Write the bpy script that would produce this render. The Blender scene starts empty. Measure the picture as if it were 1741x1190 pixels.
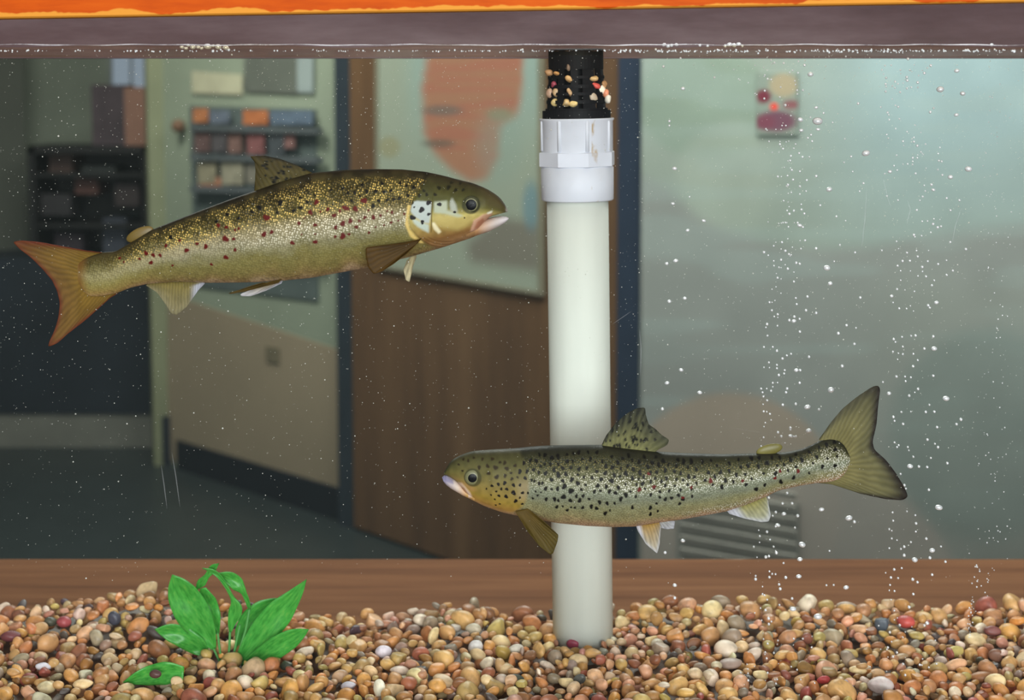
import bpy, math, random
import numpy as np
from mathutils import Vector, Matrix

random.seed(7)
rng = np.random.default_rng(7)
C = bpy.context.scene.collection
S = bpy.context.scene
R = math.radians

# ------------------------------------------------------------------ camera
W, H, F = 1741.0, 1190.0, 2600.0
PITCH = R(5.0)
CAM = np.array([0.0, -1.2, 1.5])
PX, PY = 870.5, 377.0                       # principal point
cd = bpy.data.cameras.new('camera'); cam = bpy.data.objects.new('camera', cd); C.objects.link(cam)
cam.location = CAM; cam.rotation_euler = (math.pi / 2 - PITCH, 0, 0)
cd.sensor_width = 36.0; cd.sensor_fit = 'HORIZONTAL'; cd.lens = F * 36.0 / W
cd.shift_y = -(H / 2 - PY) / W
cd.clip_start = 0.05; cd.clip_end = 60
cd.dof.use_dof = True; cd.dof.focus_distance = 1.285; cd.dof.aperture_fstop = 6.4
S.camera = cam

# ------------------------------------------------------------------ light and exposure
S.view_settings.view_transform = 'Standard'; S.view_settings.look = 'None'
S.view_settings.gamma = 1.0; S.view_settings.use_curve_mapping = False
S.view_settings.exposure = 0.0
cy = S.cycles
cy.max_bounces = 7; cy.diffuse_bounces = 3; cy.glossy_bounces = 3; cy.transmission_bounces = 4
cy.transparent_max_bounces = 24; cy.volume_bounces = 0
cy.caustics_reflective = False; cy.caustics_refractive = False
cy.use_denoising = True

w = bpy.data.worlds.new('world'); S.world = w; w.use_nodes = True
w.node_tree.nodes['Background'].inputs[0].default_value = (0.80, 0.88, 1.0, 1)
w.node_tree.nodes['Background'].inputs[1].default_value = 0.16

def area(name, loc, target, sx, sy, power, col=(1, 1, 1)):
    l = bpy.data.lights.new(name, 'AREA'); l.shape = 'RECTANGLE'; l.size = sx; l.size_y = sy
    l.energy = power; l.color = col
    o = bpy.data.objects.new(name, l); C.objects.link(o)
    o.location = loc
    d = Vector(target) - Vector(loc)
    o.rotation_euler = d.to_track_quat('-Z', 'Y').to_euler()
    return o
area('tank_lamp', (0.0, 0.12, 1.78), (0.0, 0.13, 1.0), 1.5, 0.2, 1.0, (1.0, 0.97, 0.93))
area('ceiling_lamp_front', (0.0, -1.7, 2.55), (0.0, 0.2, 1.15), 3.2, 1.4, 24.0, (1.0, 0.97, 0.94))
area('front_fill_light', (0.5, -4.2, 1.6), (0.0, 0.2, 1.2), 3.0, 1.8, 215.0, (0.97, 0.98, 1.0))  # added soft frontal fill behind the camera, no known window there
area('ceiling_lamp_back', (0.3, 2.0, 2.62), (0.35, 2.1, 0.0), 1.6, 1.2, 74.0, (1.0, 0.97, 0.95))
area('ceiling_lamp_hall', (-1.5, 3.4, 2.62), (-1.4, 3.9, 0.0), 0.6, 0.6, 44.0, (1.0, 0.96, 0.90))

# ------------------------------------------------------------------ projection helpers
cp, sp = math.cos(PITCH), math.sin(PITCH)
def ray(px, py):
    a = (np.asarray(px, float) - PX) / F; b = -(np.asarray(py, float) - PY) / F
    return np.stack([a + 0 * b, cp + b * sp + 0 * a, -sp + b * cp + 0 * a], -1)
def P(px, py, Y):
    r = ray(px, py); t = (np.asarray(Y, float) - CAM[1]) / r[..., 1]
    return CAM + r * t[..., None]
def PV(px, py, Y): return Vector(P(px, py, Y))
def pxm(Y): return (Y - CAM[1]) / F          # metres per pixel at depth Y
def on_plane(px, py, A, B, off=0.0):
    """point where the line of sight meets the vertical plane through plan points A, B, moved off towards the viewer"""
    A = np.array(A); B = np.array(B); d = B - A; n = np.array([d[1], -d[0]]); n = n / np.hypot(*n)
    if np.dot(n, CAM[:2] - A) < 0: n = -n
    r = ray(px, py)
    den = r[..., 0] * n[0] + r[..., 1] * n[1]
    t = (np.dot(A + n * off - CAM[:2], n)) / den
    return CAM + r * t[..., None]

# ------------------------------------------------------------------ mesh helpers
def lin(c):
    c = np.asarray(c, float) / 255.0
    return np.where(c <= 0.04045, c / 12.92, ((c + 0.055) / 1.055) ** 2.4)
def rgba(c): return tuple(lin(c)) + (1.0,)

def tag(o, label=None, cat=None, group=None, kind=None):
    if label: o['label'] = label
    if cat: o['category'] = cat
    if group: o['group'] = group
    if kind: o['kind'] = kind
    return o
def empty(name, loc, label=None, cat=None, group=None):
    o = bpy.data.objects.new(name, None); C.objects.link(o); o.location = loc; o.empty_display_size = 0.05
    return tag(o, label, cat, group)
def make(name, verts, faces, mat, parent=None, smooth=True, col=None, zone=None, uv=None, origin=None):
    """one mesh object from world coordinates; a child's mesh is stored relative to its top-level thing"""
    v = np.asarray(verts, float).reshape(-1, 3)
    if parent is not None:
        base = np.array(parent.location); p = parent.parent
        while p is not None: base = base + np.array(p.location); p = p.parent
    else:
        base = np.array(origin) if origin is not None else (v.min(0) + v.max(0)) / 2
    me = bpy.data.meshes.new(name)
    me.from_pydata((v - base).tolist(), [], [list(map(int, f)) for f in faces])
    me.polygons.foreach_set('use_smooth', [smooth] * len(me.polygons))
    for nm, data in (('Col', col), ('Zone', zone)):
        if data is not None:
            d = np.asarray(data, np.float32)
            if d.shape[1] == 3: d = np.concatenate([d, np.ones((len(d), 1), np.float32)], 1)
            a = me.color_attributes.new(nm, 'FLOAT_COLOR', 'POINT'); a.data.foreach_set('color', d.ravel())
    if uv is not None:
        u = me.uv_layers.new(name='UVMap')
        idx = np.empty(len(me.loops), np.int32); me.loops.foreach_get('vertex_index', idx)
        u.data.foreach_set('uv', np.asarray(uv, np.float32)[idx].ravel())
    for m in (mat if isinstance(mat, (list, tuple)) else [mat]): me.materials.append(m)
    me.update()
    o = bpy.data.objects.new(name, me); C.objects.link(o)
    if parent is not None: o.parent = parent
    else: o.location = base
    return o

class MB:
    def __init__(s): s.v = []; s.f = []
    def add(s, v, f):
        k = len(s.v); s.v += [tuple(p) for p in np.asarray(v, float)]; s.f += [[i + k for i in q] for q in f]; return s
    def box(s, lo, hi):
        x0, y0, z0 = lo; x1, y1, z1 = hi
        return s.add([(x0,y0,z0),(x1,y0,z0),(x1,y1,z0),(x0,y1,z0),(x0,y0,z1),(x1,y0,z1),(x1,y1,z1),(x0,y1,z1)],
              [(3,2,1,0),(4,5,6,7),(0,1,5,4),(1,2,6,5),(2,3,7,6),(3,0,4,7)])
    def slab(s, A, B, z0, z1, t):
        """upright slab standing on plan line A-B, t thick away from the viewer"""
        A = np.array(A, float); B = np.array(B, float); d = B - A; n = np.array([-d[1], d[0]]); n /= np.hypot(*n)
        if np.dot(n, CAM[:2] - A) > 0: n = -n
        q = [A, B, B + n * t, A + n * t]
        v = [(p[0], p[1], z0) for p in q] + [(p[0], p[1], z1) for p in q]
        return s.add(v, [(3,2,1,0),(4,5,6,7),(0,1,5,4),(1,2,6,5),(2,3,7,6),(3,0,4,7)])
    def quadslab(s, q, t):
        """four corner points, given thickness t away from the viewer"""
        q = np.asarray(q, float); n = np.cross(q[1] - q[0], q[3] - q[0]); n /= np.linalg.norm(n)
        if np.dot(n, CAM - q[0]) > 0: n = -n
        v = np.concatenate([q, q + n * t])
        return s.add(v, [(0,1,2,3),(7,6,5,4),(0,4,5,1),(1,5,6,2),(2,6,7,3),(3,7,4,0)])
    def lathe(s, axis0, axis1, prof, n=48, cap=True, a0=0.0):
        """prof: list of (t along the axis 0..1, radius)"""
        a0v = np.array(axis0, float); d = np.array(axis1, float) - a0v; L = np.linalg.norm(d); z = d / L
        x = np.cross(z, [0, 1, 0]); x /= np.linalg.norm(x); y = np.cross(z, x)
        ang = np.arange(n) * 2 * math.pi / n + a0
        v = []; f = []
        for t, r in prof:
            c = a0v + d * t
            for a in ang: v.append(c + r * (math.cos(a) * x + math.sin(a) * y))
        m = len(prof)
        for i in range(m - 1):
            for j in range(n):
                k = (j + 1) % n; f.append((i*n+j, i*n+k, (i+1)*n+k, (i+1)*n+j))
        if cap: f.append(tuple(range(n))[::-1]); f.append(tuple((m-1)*n + j for j in range(n)))
        return s.add(v, f)
    def ball(s, c, r, nu=10, nv=7, sc=(1, 1, 1)):
        v = [(0, 0, 1)]; f = []
        for i in range(1, nv):
            th = math.pi * i / nv
            for j in range(nu):
                a = 2 * math.pi * j / nu; v.append((math.sin(th)*math.cos(a), math.sin(th)*math.sin(a), math.cos(th)))
        v.append((0, 0, -1)); last = len(v) - 1
        for j in range(nu): f.append((0, 1 + j, 1 + (j+1) % nu))
        for i in range(nv - 2):
            for j in range(nu):
                a = 1 + i*nu + j; b = 1 + i*nu + (j+1) % nu; f.append((a, a+nu, b+nu, b))
        for j in range(nu): f.append((last, 1 + (nv-2)*nu + (j+1) % nu, 1 + (nv-2)*nu + j))
        return s.add(np.array(v) * np.array(sc) * r + np.array(c), f)
    def build(s, name, mat, parent=None, smooth=False, **k): return make(name, s.v, s.f, mat, parent, smooth, **k)

def grid_faces(nu, nv, wrap=False):
    f = []
    for i in range(nu - 1):
        for j in range(nv if wrap else nv - 1):
            k = (j + 1) % nv; f.append((i*nv+j, i*nv+k, (i+1)*nv+k, (i+1)*nv+j))
    return f
def resample(pts, n):
    p = np.asarray(pts, float); d = np.r_[0, np.cumsum(np.hypot(*np.diff(p[:, :2], axis=0).T))]
    t = np.linspace(0, d[-1], n)
    return np.stack([np.interp(t, d, p[:, k]) for k in range(p.shape[1])], 1)
def smooth1(a, k):
    a = np.asarray(a, float)
    for _ in range(k):
        b = np.r_[2*a[0]-a[1], a, 2*a[-1]-a[-2]]; a = 0.25*b[:-2] + 0.5*b[1:-1] + 0.25*b[2:]
    return a
def sstep(a, b, x):
    t = np.clip((x - a) / (b - a), 0, 1); return t * t * (3 - 2 * t)
def in_poly(x, y, poly):
    p = np.asarray(poly, float); r = np.zeros(np.shape(x), bool); j = len(p) - 1
    for i in range(len(p)):
        c = ((p[i,1] > y) != (p[j,1] > y)) & (x < (p[j,0]-p[i,0]) * (y-p[i,1]) / (p[j,1]-p[i,1] + 1e-9) + p[i,0])
        r ^= c; j = i
    return r
def poly_soft(x, y, poly, s):
    """soft membership: mean of shifted tests"""
    a = np.zeros(np.shape(x))
    offs = [(0,0),(s,0),(-s,0),(0,s),(0,-s),(s*.6,s*.6),(-s*.6,s*.6),(s*.6,-s*.6),(-s*.6,-s*.6)]
    for dx, dy in offs: a += in_poly(x+dx, y+dy, poly)
    return a / len(offs)
def vnoise(x, y, seed=0):
    """smooth value noise, vectorised"""
    xi = np.floor(x).astype(int); yi = np.floor(y).astype(int); fx = x - xi; fy = y - yi
    fx = fx*fx*(3-2*fx); fy = fy*fy*(3-2*fy)
    def h(a, b):
        n = (a * 374761393 + b * 668265263 + seed * 974634361) & 0x7fffffff
        n = ((n ^ (n >> 13)) * 1274126177) & 0x7fffffff
        return ((n ^ (n >> 16)) & 0xffff) / 65535.0
    return (h(xi,yi)*(1-fx)+h(xi+1,yi)*fx)*(1-fy) + (h(xi,yi+1)*(1-fx)+h(xi+1,yi+1)*fx)*fy

# ------------------------------------------------------------------ materials
class NT:
    def __init__(s, name):
        s.m = bpy.data.materials.new(name); s.m.use_nodes = True; s.t = s.m.node_tree
        s.t.nodes.clear(); s.out = s.t.nodes.new('ShaderNodeOutputMaterial')
    def n(s, typ, **k):
        nd = s.t.nodes.new('ShaderNode' + typ)
        for a, b in k.items(): setattr(nd, a, b)
        return nd
    def put(s, nd, name, val):
        i = nd.inputs[name]
        if hasattr(val, 'is_output') or isinstance(val, bpy.types.NodeSocket): s.t.links.new(val, i)
        else: i.default_value = val
        return nd
    def math(s, op, a, b=0.0, c=None, clamp=False):
        nd = s.n('Math', operation=op, use_clamp=clamp); s.put(nd, 0, a); s.put(nd, 1, b)
        if c is not None: s.put(nd, 2, c)
        return nd.outputs[0]
    def mix(s, f, a, b):
        nd = s.n('Mix', data_type='RGBA'); s.put(nd, 0, f); s.put(nd, 6, a); s.put(nd, 7, b); return nd.outputs[2]
    def ramp(s, f, stops):
        nd = s.n('ValToRGB'); e = nd.color_ramp.elements
        while len(e) < len(stops): e.new(0.5)
        for k, (p, c) in enumerate(stops): e[k].position = p; e[k].color = c
        s.put(nd, 0, f); return nd.outputs[0]
    def noise(s, scale, detail=4, rough=0.5, vec=None):
        nd = s.n('TexNoise'); s.put(nd, 'Scale', scale); s.put(nd, 'Detail', detail); s.put(nd, 'Roughness', rough)
        if vec is not None: s.put(nd, 'Vector', vec)
        return nd.outputs[0]
    def coord(s, kind='Object', scale=None):
        c = s.n('TexCoord').outputs[kind]
        if scale is not None:
            m = s.n('Mapping'); s.put(m, 'Vector', c); m.inputs['Scale'].default_value = scale; c = m.outputs[0]
        return c
    def pr(s, color, rough=0.5, **k):
        nd = s.n('BsdfPrincipled'); s.put(nd, 'Base Color', color); s.put(nd, 'Roughness', rough)
        for a, b in k.items(): s.put(nd, a.replace('_', ' '), b)
        return nd
    def done(s, sh, vol=None):
        if sh is not None: s.t.links.new(sh, s.out.inputs['Surface'])
        if vol is not None: s.t.links.new(vol, s.out.inputs['Volume'])
        return s.m
_mats = {}
def paint(name, c, rough=0.6, var=0.12, scale=9.0, stretch=None, spec=0.3):
    if name in _mats: return _mats[name]
    t = NT(name); v = t.coord('Object', stretch)
    f = t.noise(scale, 4, 0.55, v)
    c = lin(c)
    a = tuple(np.clip(c*(1-var), 0, 1)) + (1,); b = tuple(np.clip(c*(1+var), 0, 1)) + (1,)
    col = t.ramp(f, [(0.3, a), (0.7, b)])
    _mats[name] = t.done(t.pr(col, rough, Specular_IOR_Level=spec).outputs[0]); return _mats[name]
def attr_mat(name, rough=0.6, spec=0.25):
    if name in _mats: return _mats[name]
    t = NT(name); a = t.n('VertexColor', layer_name='Col')
    _mats[name] = t.done(t.pr(a.outputs[0], rough, Specular_IOR_Level=spec).outputs[0]); return _mats[name]

def m_clear(name, c):
    t = NT(name); nd = t.n('BsdfTransparent'); t.put(nd, 'Color', tuple(c) + (1,)); return t.done(nd.outputs[0])
def m_water():
    t = NT('clear water')
    sc = t.n('VolumeScatter'); t.put(sc, 'Color', (0.80, 0.92, 0.95, 1)); t.put(sc, 'Density', 0.10); t.put(sc, 'Anisotropy', 0.3)
    return t.done(None, sc.outputs[0])
def m_surface(name, gloss, tint, rough=0.04):
    t = NT(name)
    tr = t.n('BsdfTransparent'); t.put(tr, 'Color', tint)
    gl = t.n('BsdfGlossy'); t.put(gl, 'Roughness', rough); t.put(gl, 'Color', (0.95, 0.95, 1, 1))
    b = t.n('Bump'); t.put(b, 'Height', t.noise(28, 2, 0.5, t.coord('Object'))); t.put(b, 'Strength', 0.12); t.put(b, 'Distance', 0.01)
    t.put(gl, 'Normal', b.outputs[0])
    mx = t.n('MixShader'); t.put(mx, 0, gloss); t.put(mx, 1, tr.outputs[0]); t.put(mx, 2, gl.outputs[0])
    return t.done(mx.outputs[0])
def m_bubble():
    t = NT('silver bubble')
    fr = t.n('LayerWeight'); t.put(fr, 'Blend', 0.35)
    p = t.pr((0.93, 0.94, 0.97, 1), 0.22, Metallic=0.35, Specular_IOR_Level=1.0)
    tr = t.n('BsdfTransparent'); mx = t.n('MixShader')
    t.put(mx, 0, t.math('MULTIPLY_ADD', fr.outputs[1], 0.25, 0.72)); t.put(mx, 1, tr.outputs[0]); t.put(mx, 2, p.outputs[0])
    return t.done(mx.outputs[0])
def m_rail():
    t = NT('orange stained wood'); v = t.coord('Object')
    f = t.noise(14, 5, 0.6, t.coord('Object', (1, 1, 6)))
    col = t.ramp(f, [(0.28, rgba((164, 60, 2))), (0.5, rgba((186, 76, 3))), (0.75, rgba((198, 88, 8)))])
    sx = t.n('SeparateXYZ'); t.put(sx, 0, v)
    wob = t.math('MULTIPLY_ADD', t.noise(16, 4, 0.65, v), 0.018, -0.0090)
    h = t.math('ADD', t.math('SUBTRACT', sx.outputs[2], t.math('MULTIPLY_ADD', sx.outputs[0], 0.0138, 0.0055)), wob)
    k = t.ramp(t.math('MULTIPLY_ADD', h, 50.0, 0.5), [(0.655, (1,1,1,1)), (0.70, (0,0,0,1))])
    col = t.mix(k, col, rgba((206, 138, 48)))
    return t.done(t.pr(col, 0.6, Specular_IOR_Level=0.1).outputs[0])
def m_wood(name, a, b, c, stretch=(0.6, 9, 9), rough=0.45, scale=5.0):
    t = NT(name)
    f = t.noise(scale, 6, 0.62, t.coord('Object', stretch))
    return t.done(t.pr(t.ramp(f, [(0.28, rgba(a)), (0.5, rgba(b)), (0.74, rgba(c))]), rough, Specular_IOR_Level=0.12).outputs[0])
def m_pvc(name, c, stain=0.0, streak=(1, 1, 1)):
    t = NT(name)
    f = t.noise(40, 4, 0.6, t.coord('Object', streak))
    col = t.ramp(f, [(0.3, rgba(np.array(c)*0.95)), (0.7, rgba(c))])
    if stain:
        k = t.ramp(t.noise(26, 5, 0.7, t.coord('Object', (1.5, 1.5, 0.8))), [(0.53, (0,0,0,1)), (0.62, (1,1,1,1))])
        sx = t.n('SeparateXYZ'); t.put(sx, 0, t.coord('Object'))
        side = t.math('GREATER_THAN', sx.outputs[0], 0.004)
        col = t.mix(t.math('MULTIPLY', t.math('MULTIPLY', k, stain), side), col, rgba((172, 140, 82)))
    return t.done(t.pr(col, 0.55, Specular_IOR_Level=0.2).outputs[0])

def m_fish(name, gold, silver, lo=0.66, hi=0.90, dens=1.12, rnd=0.62):
    t = NT(name)
    col = t.n('VertexColor', layer_name='Col').outputs[0]
    zn = t.n('VertexColor', layer_name='Zone').outputs[0]
    sz = t.n('SeparateColor'); t.put(sz, 0, zn); zg, zs, zv = sz.outputs[0], sz.outputs[1], sz.outputs[2]
    uv = t.n('UVMap').outputs[0]
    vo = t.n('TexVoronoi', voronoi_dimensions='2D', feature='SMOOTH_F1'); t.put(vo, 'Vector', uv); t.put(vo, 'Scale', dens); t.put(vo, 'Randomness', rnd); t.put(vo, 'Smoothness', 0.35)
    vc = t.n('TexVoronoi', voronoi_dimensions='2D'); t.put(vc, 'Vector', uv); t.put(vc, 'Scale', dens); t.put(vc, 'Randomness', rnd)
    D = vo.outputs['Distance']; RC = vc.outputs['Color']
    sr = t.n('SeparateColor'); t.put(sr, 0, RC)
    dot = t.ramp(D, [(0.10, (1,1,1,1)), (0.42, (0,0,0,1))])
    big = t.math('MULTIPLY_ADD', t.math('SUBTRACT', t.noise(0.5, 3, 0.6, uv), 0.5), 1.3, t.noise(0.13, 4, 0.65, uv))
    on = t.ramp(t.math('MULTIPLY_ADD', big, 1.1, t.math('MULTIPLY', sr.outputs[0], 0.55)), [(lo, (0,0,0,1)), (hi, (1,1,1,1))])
    glint = t.math('MULTIPLY', t.math('MULTIPLY', dot, on), t.math('MULTIPLY_ADD', sr.outputs[1], 0.7, 0.45), clamp=True)  # scale glints painted into the base colour as bright dots
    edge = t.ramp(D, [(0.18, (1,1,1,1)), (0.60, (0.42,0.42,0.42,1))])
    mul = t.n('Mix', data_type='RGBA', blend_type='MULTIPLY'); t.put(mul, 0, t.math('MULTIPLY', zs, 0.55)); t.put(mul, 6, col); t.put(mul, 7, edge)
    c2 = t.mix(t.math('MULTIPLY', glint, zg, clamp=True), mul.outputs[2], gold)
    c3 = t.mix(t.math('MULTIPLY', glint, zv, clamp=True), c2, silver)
    geo = t.n('NewGeometry').outputs['Normal']
    vs = t.n('VectorMath', operation='SUBTRACT'); t.put(vs, 0, RC); t.put(vs, 1, (0.5, 0.5, 0.5))
    vsc = t.n('VectorMath', operation='SCALE'); t.put(vsc, 0, vs.outputs[0]); t.put(vsc, 'Scale', t.math('MULTIPLY', zs, 0.40))
    va = t.n('VectorMath', operation='ADD'); t.put(va, 0, geo); t.put(va, 1, vsc.outputs[0])
    vn = t.n('VectorMath', operation='NORMALIZE'); t.put(vn, 0, va.outputs[0])
    hgt = t.math('MULTIPLY_ADD', t.math('SUBTRACT', 1.0, D), zs, t.math('MULTIPLY', t.noise(0.35, 4, 0.6, uv), 0.9))
    b = t.n('Bump'); t.put(b, 'Height', hgt); t.put(b, 'Strength', 0.55); t.put(b, 'Distance', 0.0011)
    t.put(b, 'Normal', vn.outputs[0])
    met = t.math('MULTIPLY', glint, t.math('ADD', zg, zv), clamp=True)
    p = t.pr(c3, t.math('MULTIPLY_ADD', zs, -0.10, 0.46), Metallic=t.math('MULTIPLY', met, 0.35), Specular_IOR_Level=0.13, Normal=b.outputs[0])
    return t.done(p.outputs[0])
def m_fin(name, nray):
    if name in _mats: return _mats[name]
    t = NT(name)
    vc = t.n('VertexColor', layer_name='Col'); col, al = vc.outputs[0], vc.outputs[1]
    s = t.n('SeparateXYZ'); t.put(s, 0, t.n('UVMap').outputs[0])
    wob = t.math('MULTIPLY_ADD', s.outputs[0], float(nray), t.math('MULTIPLY', t.noise(6, 2, 0.5, t.n('UVMap').outputs[0]), 0.9))
    wv = t.math('SINE', t.math('MULTIPLY', wob, 2 * math.pi))
    dark = t.math('MULTIPLY_ADD', wv, 0.13, 0.87)
    mul = t.n('Mix', data_type='RGBA', blend_type='MULTIPLY'); t.put(mul, 0, 1.0); t.put(mul, 6, col)
    cc = t.n('CombineColor'); [t.put(cc, i, dark) for i in range(3)]; t.put(mul, 7, cc.outputs[0])
    b = t.n('Bump'); t.put(b, 'Height', wv); t.put(b, 'Strength', 0.12); t.put(b, 'Distance', 0.0006)
    p = t.pr(mul.outputs[2], 0.5, Specular_IOR_Level=0.15, Normal=b.outputs[0])
    tl = t.n('BsdfTranslucent'); t.put(tl, 'Color', mul.outputs[2])
    m1 = t.n('MixShader'); t.put(m1, 0, 0.4); t.put(m1, 1, p.outputs[0]); t.put(m1, 2, tl.outputs[0])
    tr = t.n('BsdfTransparent'); m2 = t.n('MixShader')
    t.put(m2, 0, t.math('MULTIPLY_ADD', wv, -0.05, al, clamp=True)); t.put(m2, 1, tr.outputs[0]); t.put(m2, 2, m1.outputs[0])
    _mats[name] = t.done(m2.outputs[0]); return _mats[name]
def m_leaf():
    t = NT('green plastic leaf')
    s = t.n('SeparateXYZ'); t.put(s, 0, t.n('UVMap').outputs[0])
    f = t.noise(9, 4, 0.6, t.n('UVMap').outputs[0])
    col = t.ramp(f, [(0.3, rgba((56, 148, 52))), (0.55, rgba((86, 184, 76))), (0.8, rgba((136, 190, 86)))])
    mid = t.ramp(t.math('ABSOLUTE', t.math('SUBTRACT', s.outputs[1], 0.5)), [(0.0, (1,1,1,1)), (0.06, (0,0,0,1))])
    col = t.mix(t.math('MULTIPLY', mid, 0.35), col, rgba((110, 195, 90)))
    p = t.pr(col, 0.32, Specular_IOR_Level=0.5)
    tl = t.n('BsdfTranslucent'); t.put(tl, 'Color', col)
    mx = t.n('MixShader'); t.put(mx, 0, 0.35); t.put(mx, 1, p.outputs[0]); t.put(mx, 2, tl.outputs[0])
    return t.done(mx.outputs[0])
def m_stone(name, c):
    t = NT(name)
    f = t.noise(90, 5, 0.65, t.coord('Object')); ob = t.n('ObjectInfo').outputs['Random']
    c = np.array(c, float)
    col = t.ramp(f, [(0.25, rgba(c*0.72)), (0.5, rgba(c)), (0.8, rgba(np.clip(c*1.1+8, 0, 255)))])
    hs = t.n('HueSaturation'); t.put(hs, 'Color', col); t.put(hs, 'Value', t.math('MULTIPLY_ADD', ob, 0.4, 0.8)); t.put(hs, 'Hue', t.math('MULTIPLY_ADD', ob, 0.03, 0.485))
    return t.done(t.pr(hs.outputs[0], 0.42, Specular_IOR_Level=0.45).outputs[0])
def m_stone_attr():
    t = NT('mixed gravel stone')
    a = t.n('VertexColor', layer_name='Col').outputs[0]
    f = t.noise(110, 5, 0.65, t.coord('Object'))
    mul = t.n('Mix', data_type='RGBA', blend_type='MULTIPLY'); t.put(mul, 0, 1.0); t.put(mul, 6, a)
    t.put(mul, 7, t.ramp(f, [(0.25, (0.55,0.52,0.5,1)), (0.55, (1,1,1,1)), (0.8, (1.15,1.15,1.15,1))]))
    return t.done(t.pr(mul.outputs[2], 0.42, Specular_IOR_Level=0.45).outputs[0])

# ------------------------------------------------------------------ the room behind the tank
def plan(px, py, d): p = P(px, py, d - 1.2); return (float(p[0]), float(p[1]))
ZT = 2.7
fl = MB().box((-4.2, -2.6, -0.05), (3.2, 6.8, 0.0)).build('floor', paint('dark green grey floor', (42, 48, 48), 0.4, 0.10, 6.0)); tag(fl, kind='structure')
ce = MB().box((-4.2, 0.6, ZT), (3.2, 6.8, ZT + 0.05)).build('ceiling', paint('ceiling white', (190, 190, 182))); tag(ce, kind='structure')
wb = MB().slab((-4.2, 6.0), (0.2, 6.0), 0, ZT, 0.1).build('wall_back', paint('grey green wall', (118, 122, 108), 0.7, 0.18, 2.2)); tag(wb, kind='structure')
wl = MB().slab(plan(-1100, 400, 5.3), plan(44, 300, 6.7), 0, ZT, 0.1).build('wall_left', paint('dark grey wall', (72, 73, 65), 0.7, 0.1, 2.0)); tag(wl, kind='structure')  # left wall in one dark grey with slight random variation
# corridor wall that carries the brochures
MA, MBp = plan(284, 500, 6.0), plan(577, 500, 5.22)
a = MB().slab(MA, MBp, 0, ZT, 0.09)
def wallcol(px, py): return None
n1, n2 = 60, 80
gx, gy = np.meshgrid(np.linspace(284, 580, n1), np.linspace(40, 905, n2), indexing='ij')
mwall = a.build('wall_middle', paint('pale green wall paint', (138, 145, 127), 0.6, 0.08, 2.5)); tag(mwall, kind='structure')
# lower beige dado, its top edge sloping in the photograph as the wall recedes
q = [on_plane(285, 500, MA, MBp, .004), on_plane(579, 596, MA, MBp, .004), on_plane(583, 900, MA, MBp, .004), on_plane(285, 792, MA, MBp, .004)]
q[2][2] = 0.02; q[3][2] = 0.02
dado = MB().quadslab(q, 0.004).build('wall_middle_panel', paint('beige wall paint', (148, 132, 110), 0.6, 0.07, 2.0)); tag(dado, kind='structure')
JA = plan(257, 500, 5.98)
jb = MB().slab(JA, MA, 0, ZT, 0.09).build('trim_1', paint('olive green jamb', (118, 120, 94), 0.6, 0.08)); tag(jb, kind='structure')
bb = MB().slab(on_plane(276, 740, JA, MA, .012)[:2], on_plane(311, 740, JA, MA, .012)[:2], 0, 0.2, 0.012).build('baseboard_left', paint('navy rubber base', (27, 31, 37), 0.5, 0.1)); tag(bb, kind='structure')
bm_ = MB().slab(on_plane(300, 760, MA, MBp, .016)[:2], on_plane(592, 860, MA, MBp, .016)[:2], 0, 0.115, 0.010).build('baseboard_middle', paint('navy rubber base', (27, 31, 37))); tag(bm_, kind='structure')
# dark steel door frames and the open brown door
FR1 = plan(572, 500, 5.16); FR2 = plan(602, 500, 5.1)
f1 = MB().slab(FR1, FR2, 0, 2.3, 0.10).build('trim_2', paint('dark blue steel', (44, 51, 58), 0.45, 0.1)); tag(f1, kind='structure')
DA, DB = plan(598, 500, 5.1), plan(1050, 500, 4.2)
dr = MB().slab(DA, DB, 0.012, 2.25, 0.045).build('door_1', m_wood('brown door wood', (84, 62, 46), (100, 74, 53), (114, 86, 62), (3, 3, 0.35), 0.5, 3.0)); tag(dr, kind='structure')
G1, G2 = plan(1049, 500, 4.18), plan(1089, 500, 4.12)
f2 = MB().slab(G1, G2, 0, ZT, 0.10).build('trim_3', paint('navy steel', (40, 50, 66), 0.45, 0.1)); tag(f2, kind='structure')
WA, WB = plan(1088, 500, 4.1), plan(1900, 500, 3.35)
wr = MB().slab(WA, WB, 0, ZT, 0.10).build('wall_right', paint('grey right wall', (120, 124, 118), 0.6, 0.06)); tag(wr, kind='structure')

# mural sheet on the right wall: painted shapes
gx, gy = np.meshgrid(np.linspace(1090, 1880, 200), np.linspace(40, 1085, 260), indexing='ij')
x, y = gx.ravel(), gy.ravel()
col = np.tile(lin((158, 170, 160)), (len(x), 1))
def blend(col, m, c): return col * (1 - m[:, None]) + np.asarray(lin(c)) * m[:, None]
col = blend(col, sstep(1280, 1560, x) * sstep(560, 120, y), (166, 190, 194))
def ell(cx, cy, rx, ry, s=0.08): return sstep(1 + s, 1 - s, np.hypot((x - cx) / rx, (y - cy) / ry))
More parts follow.
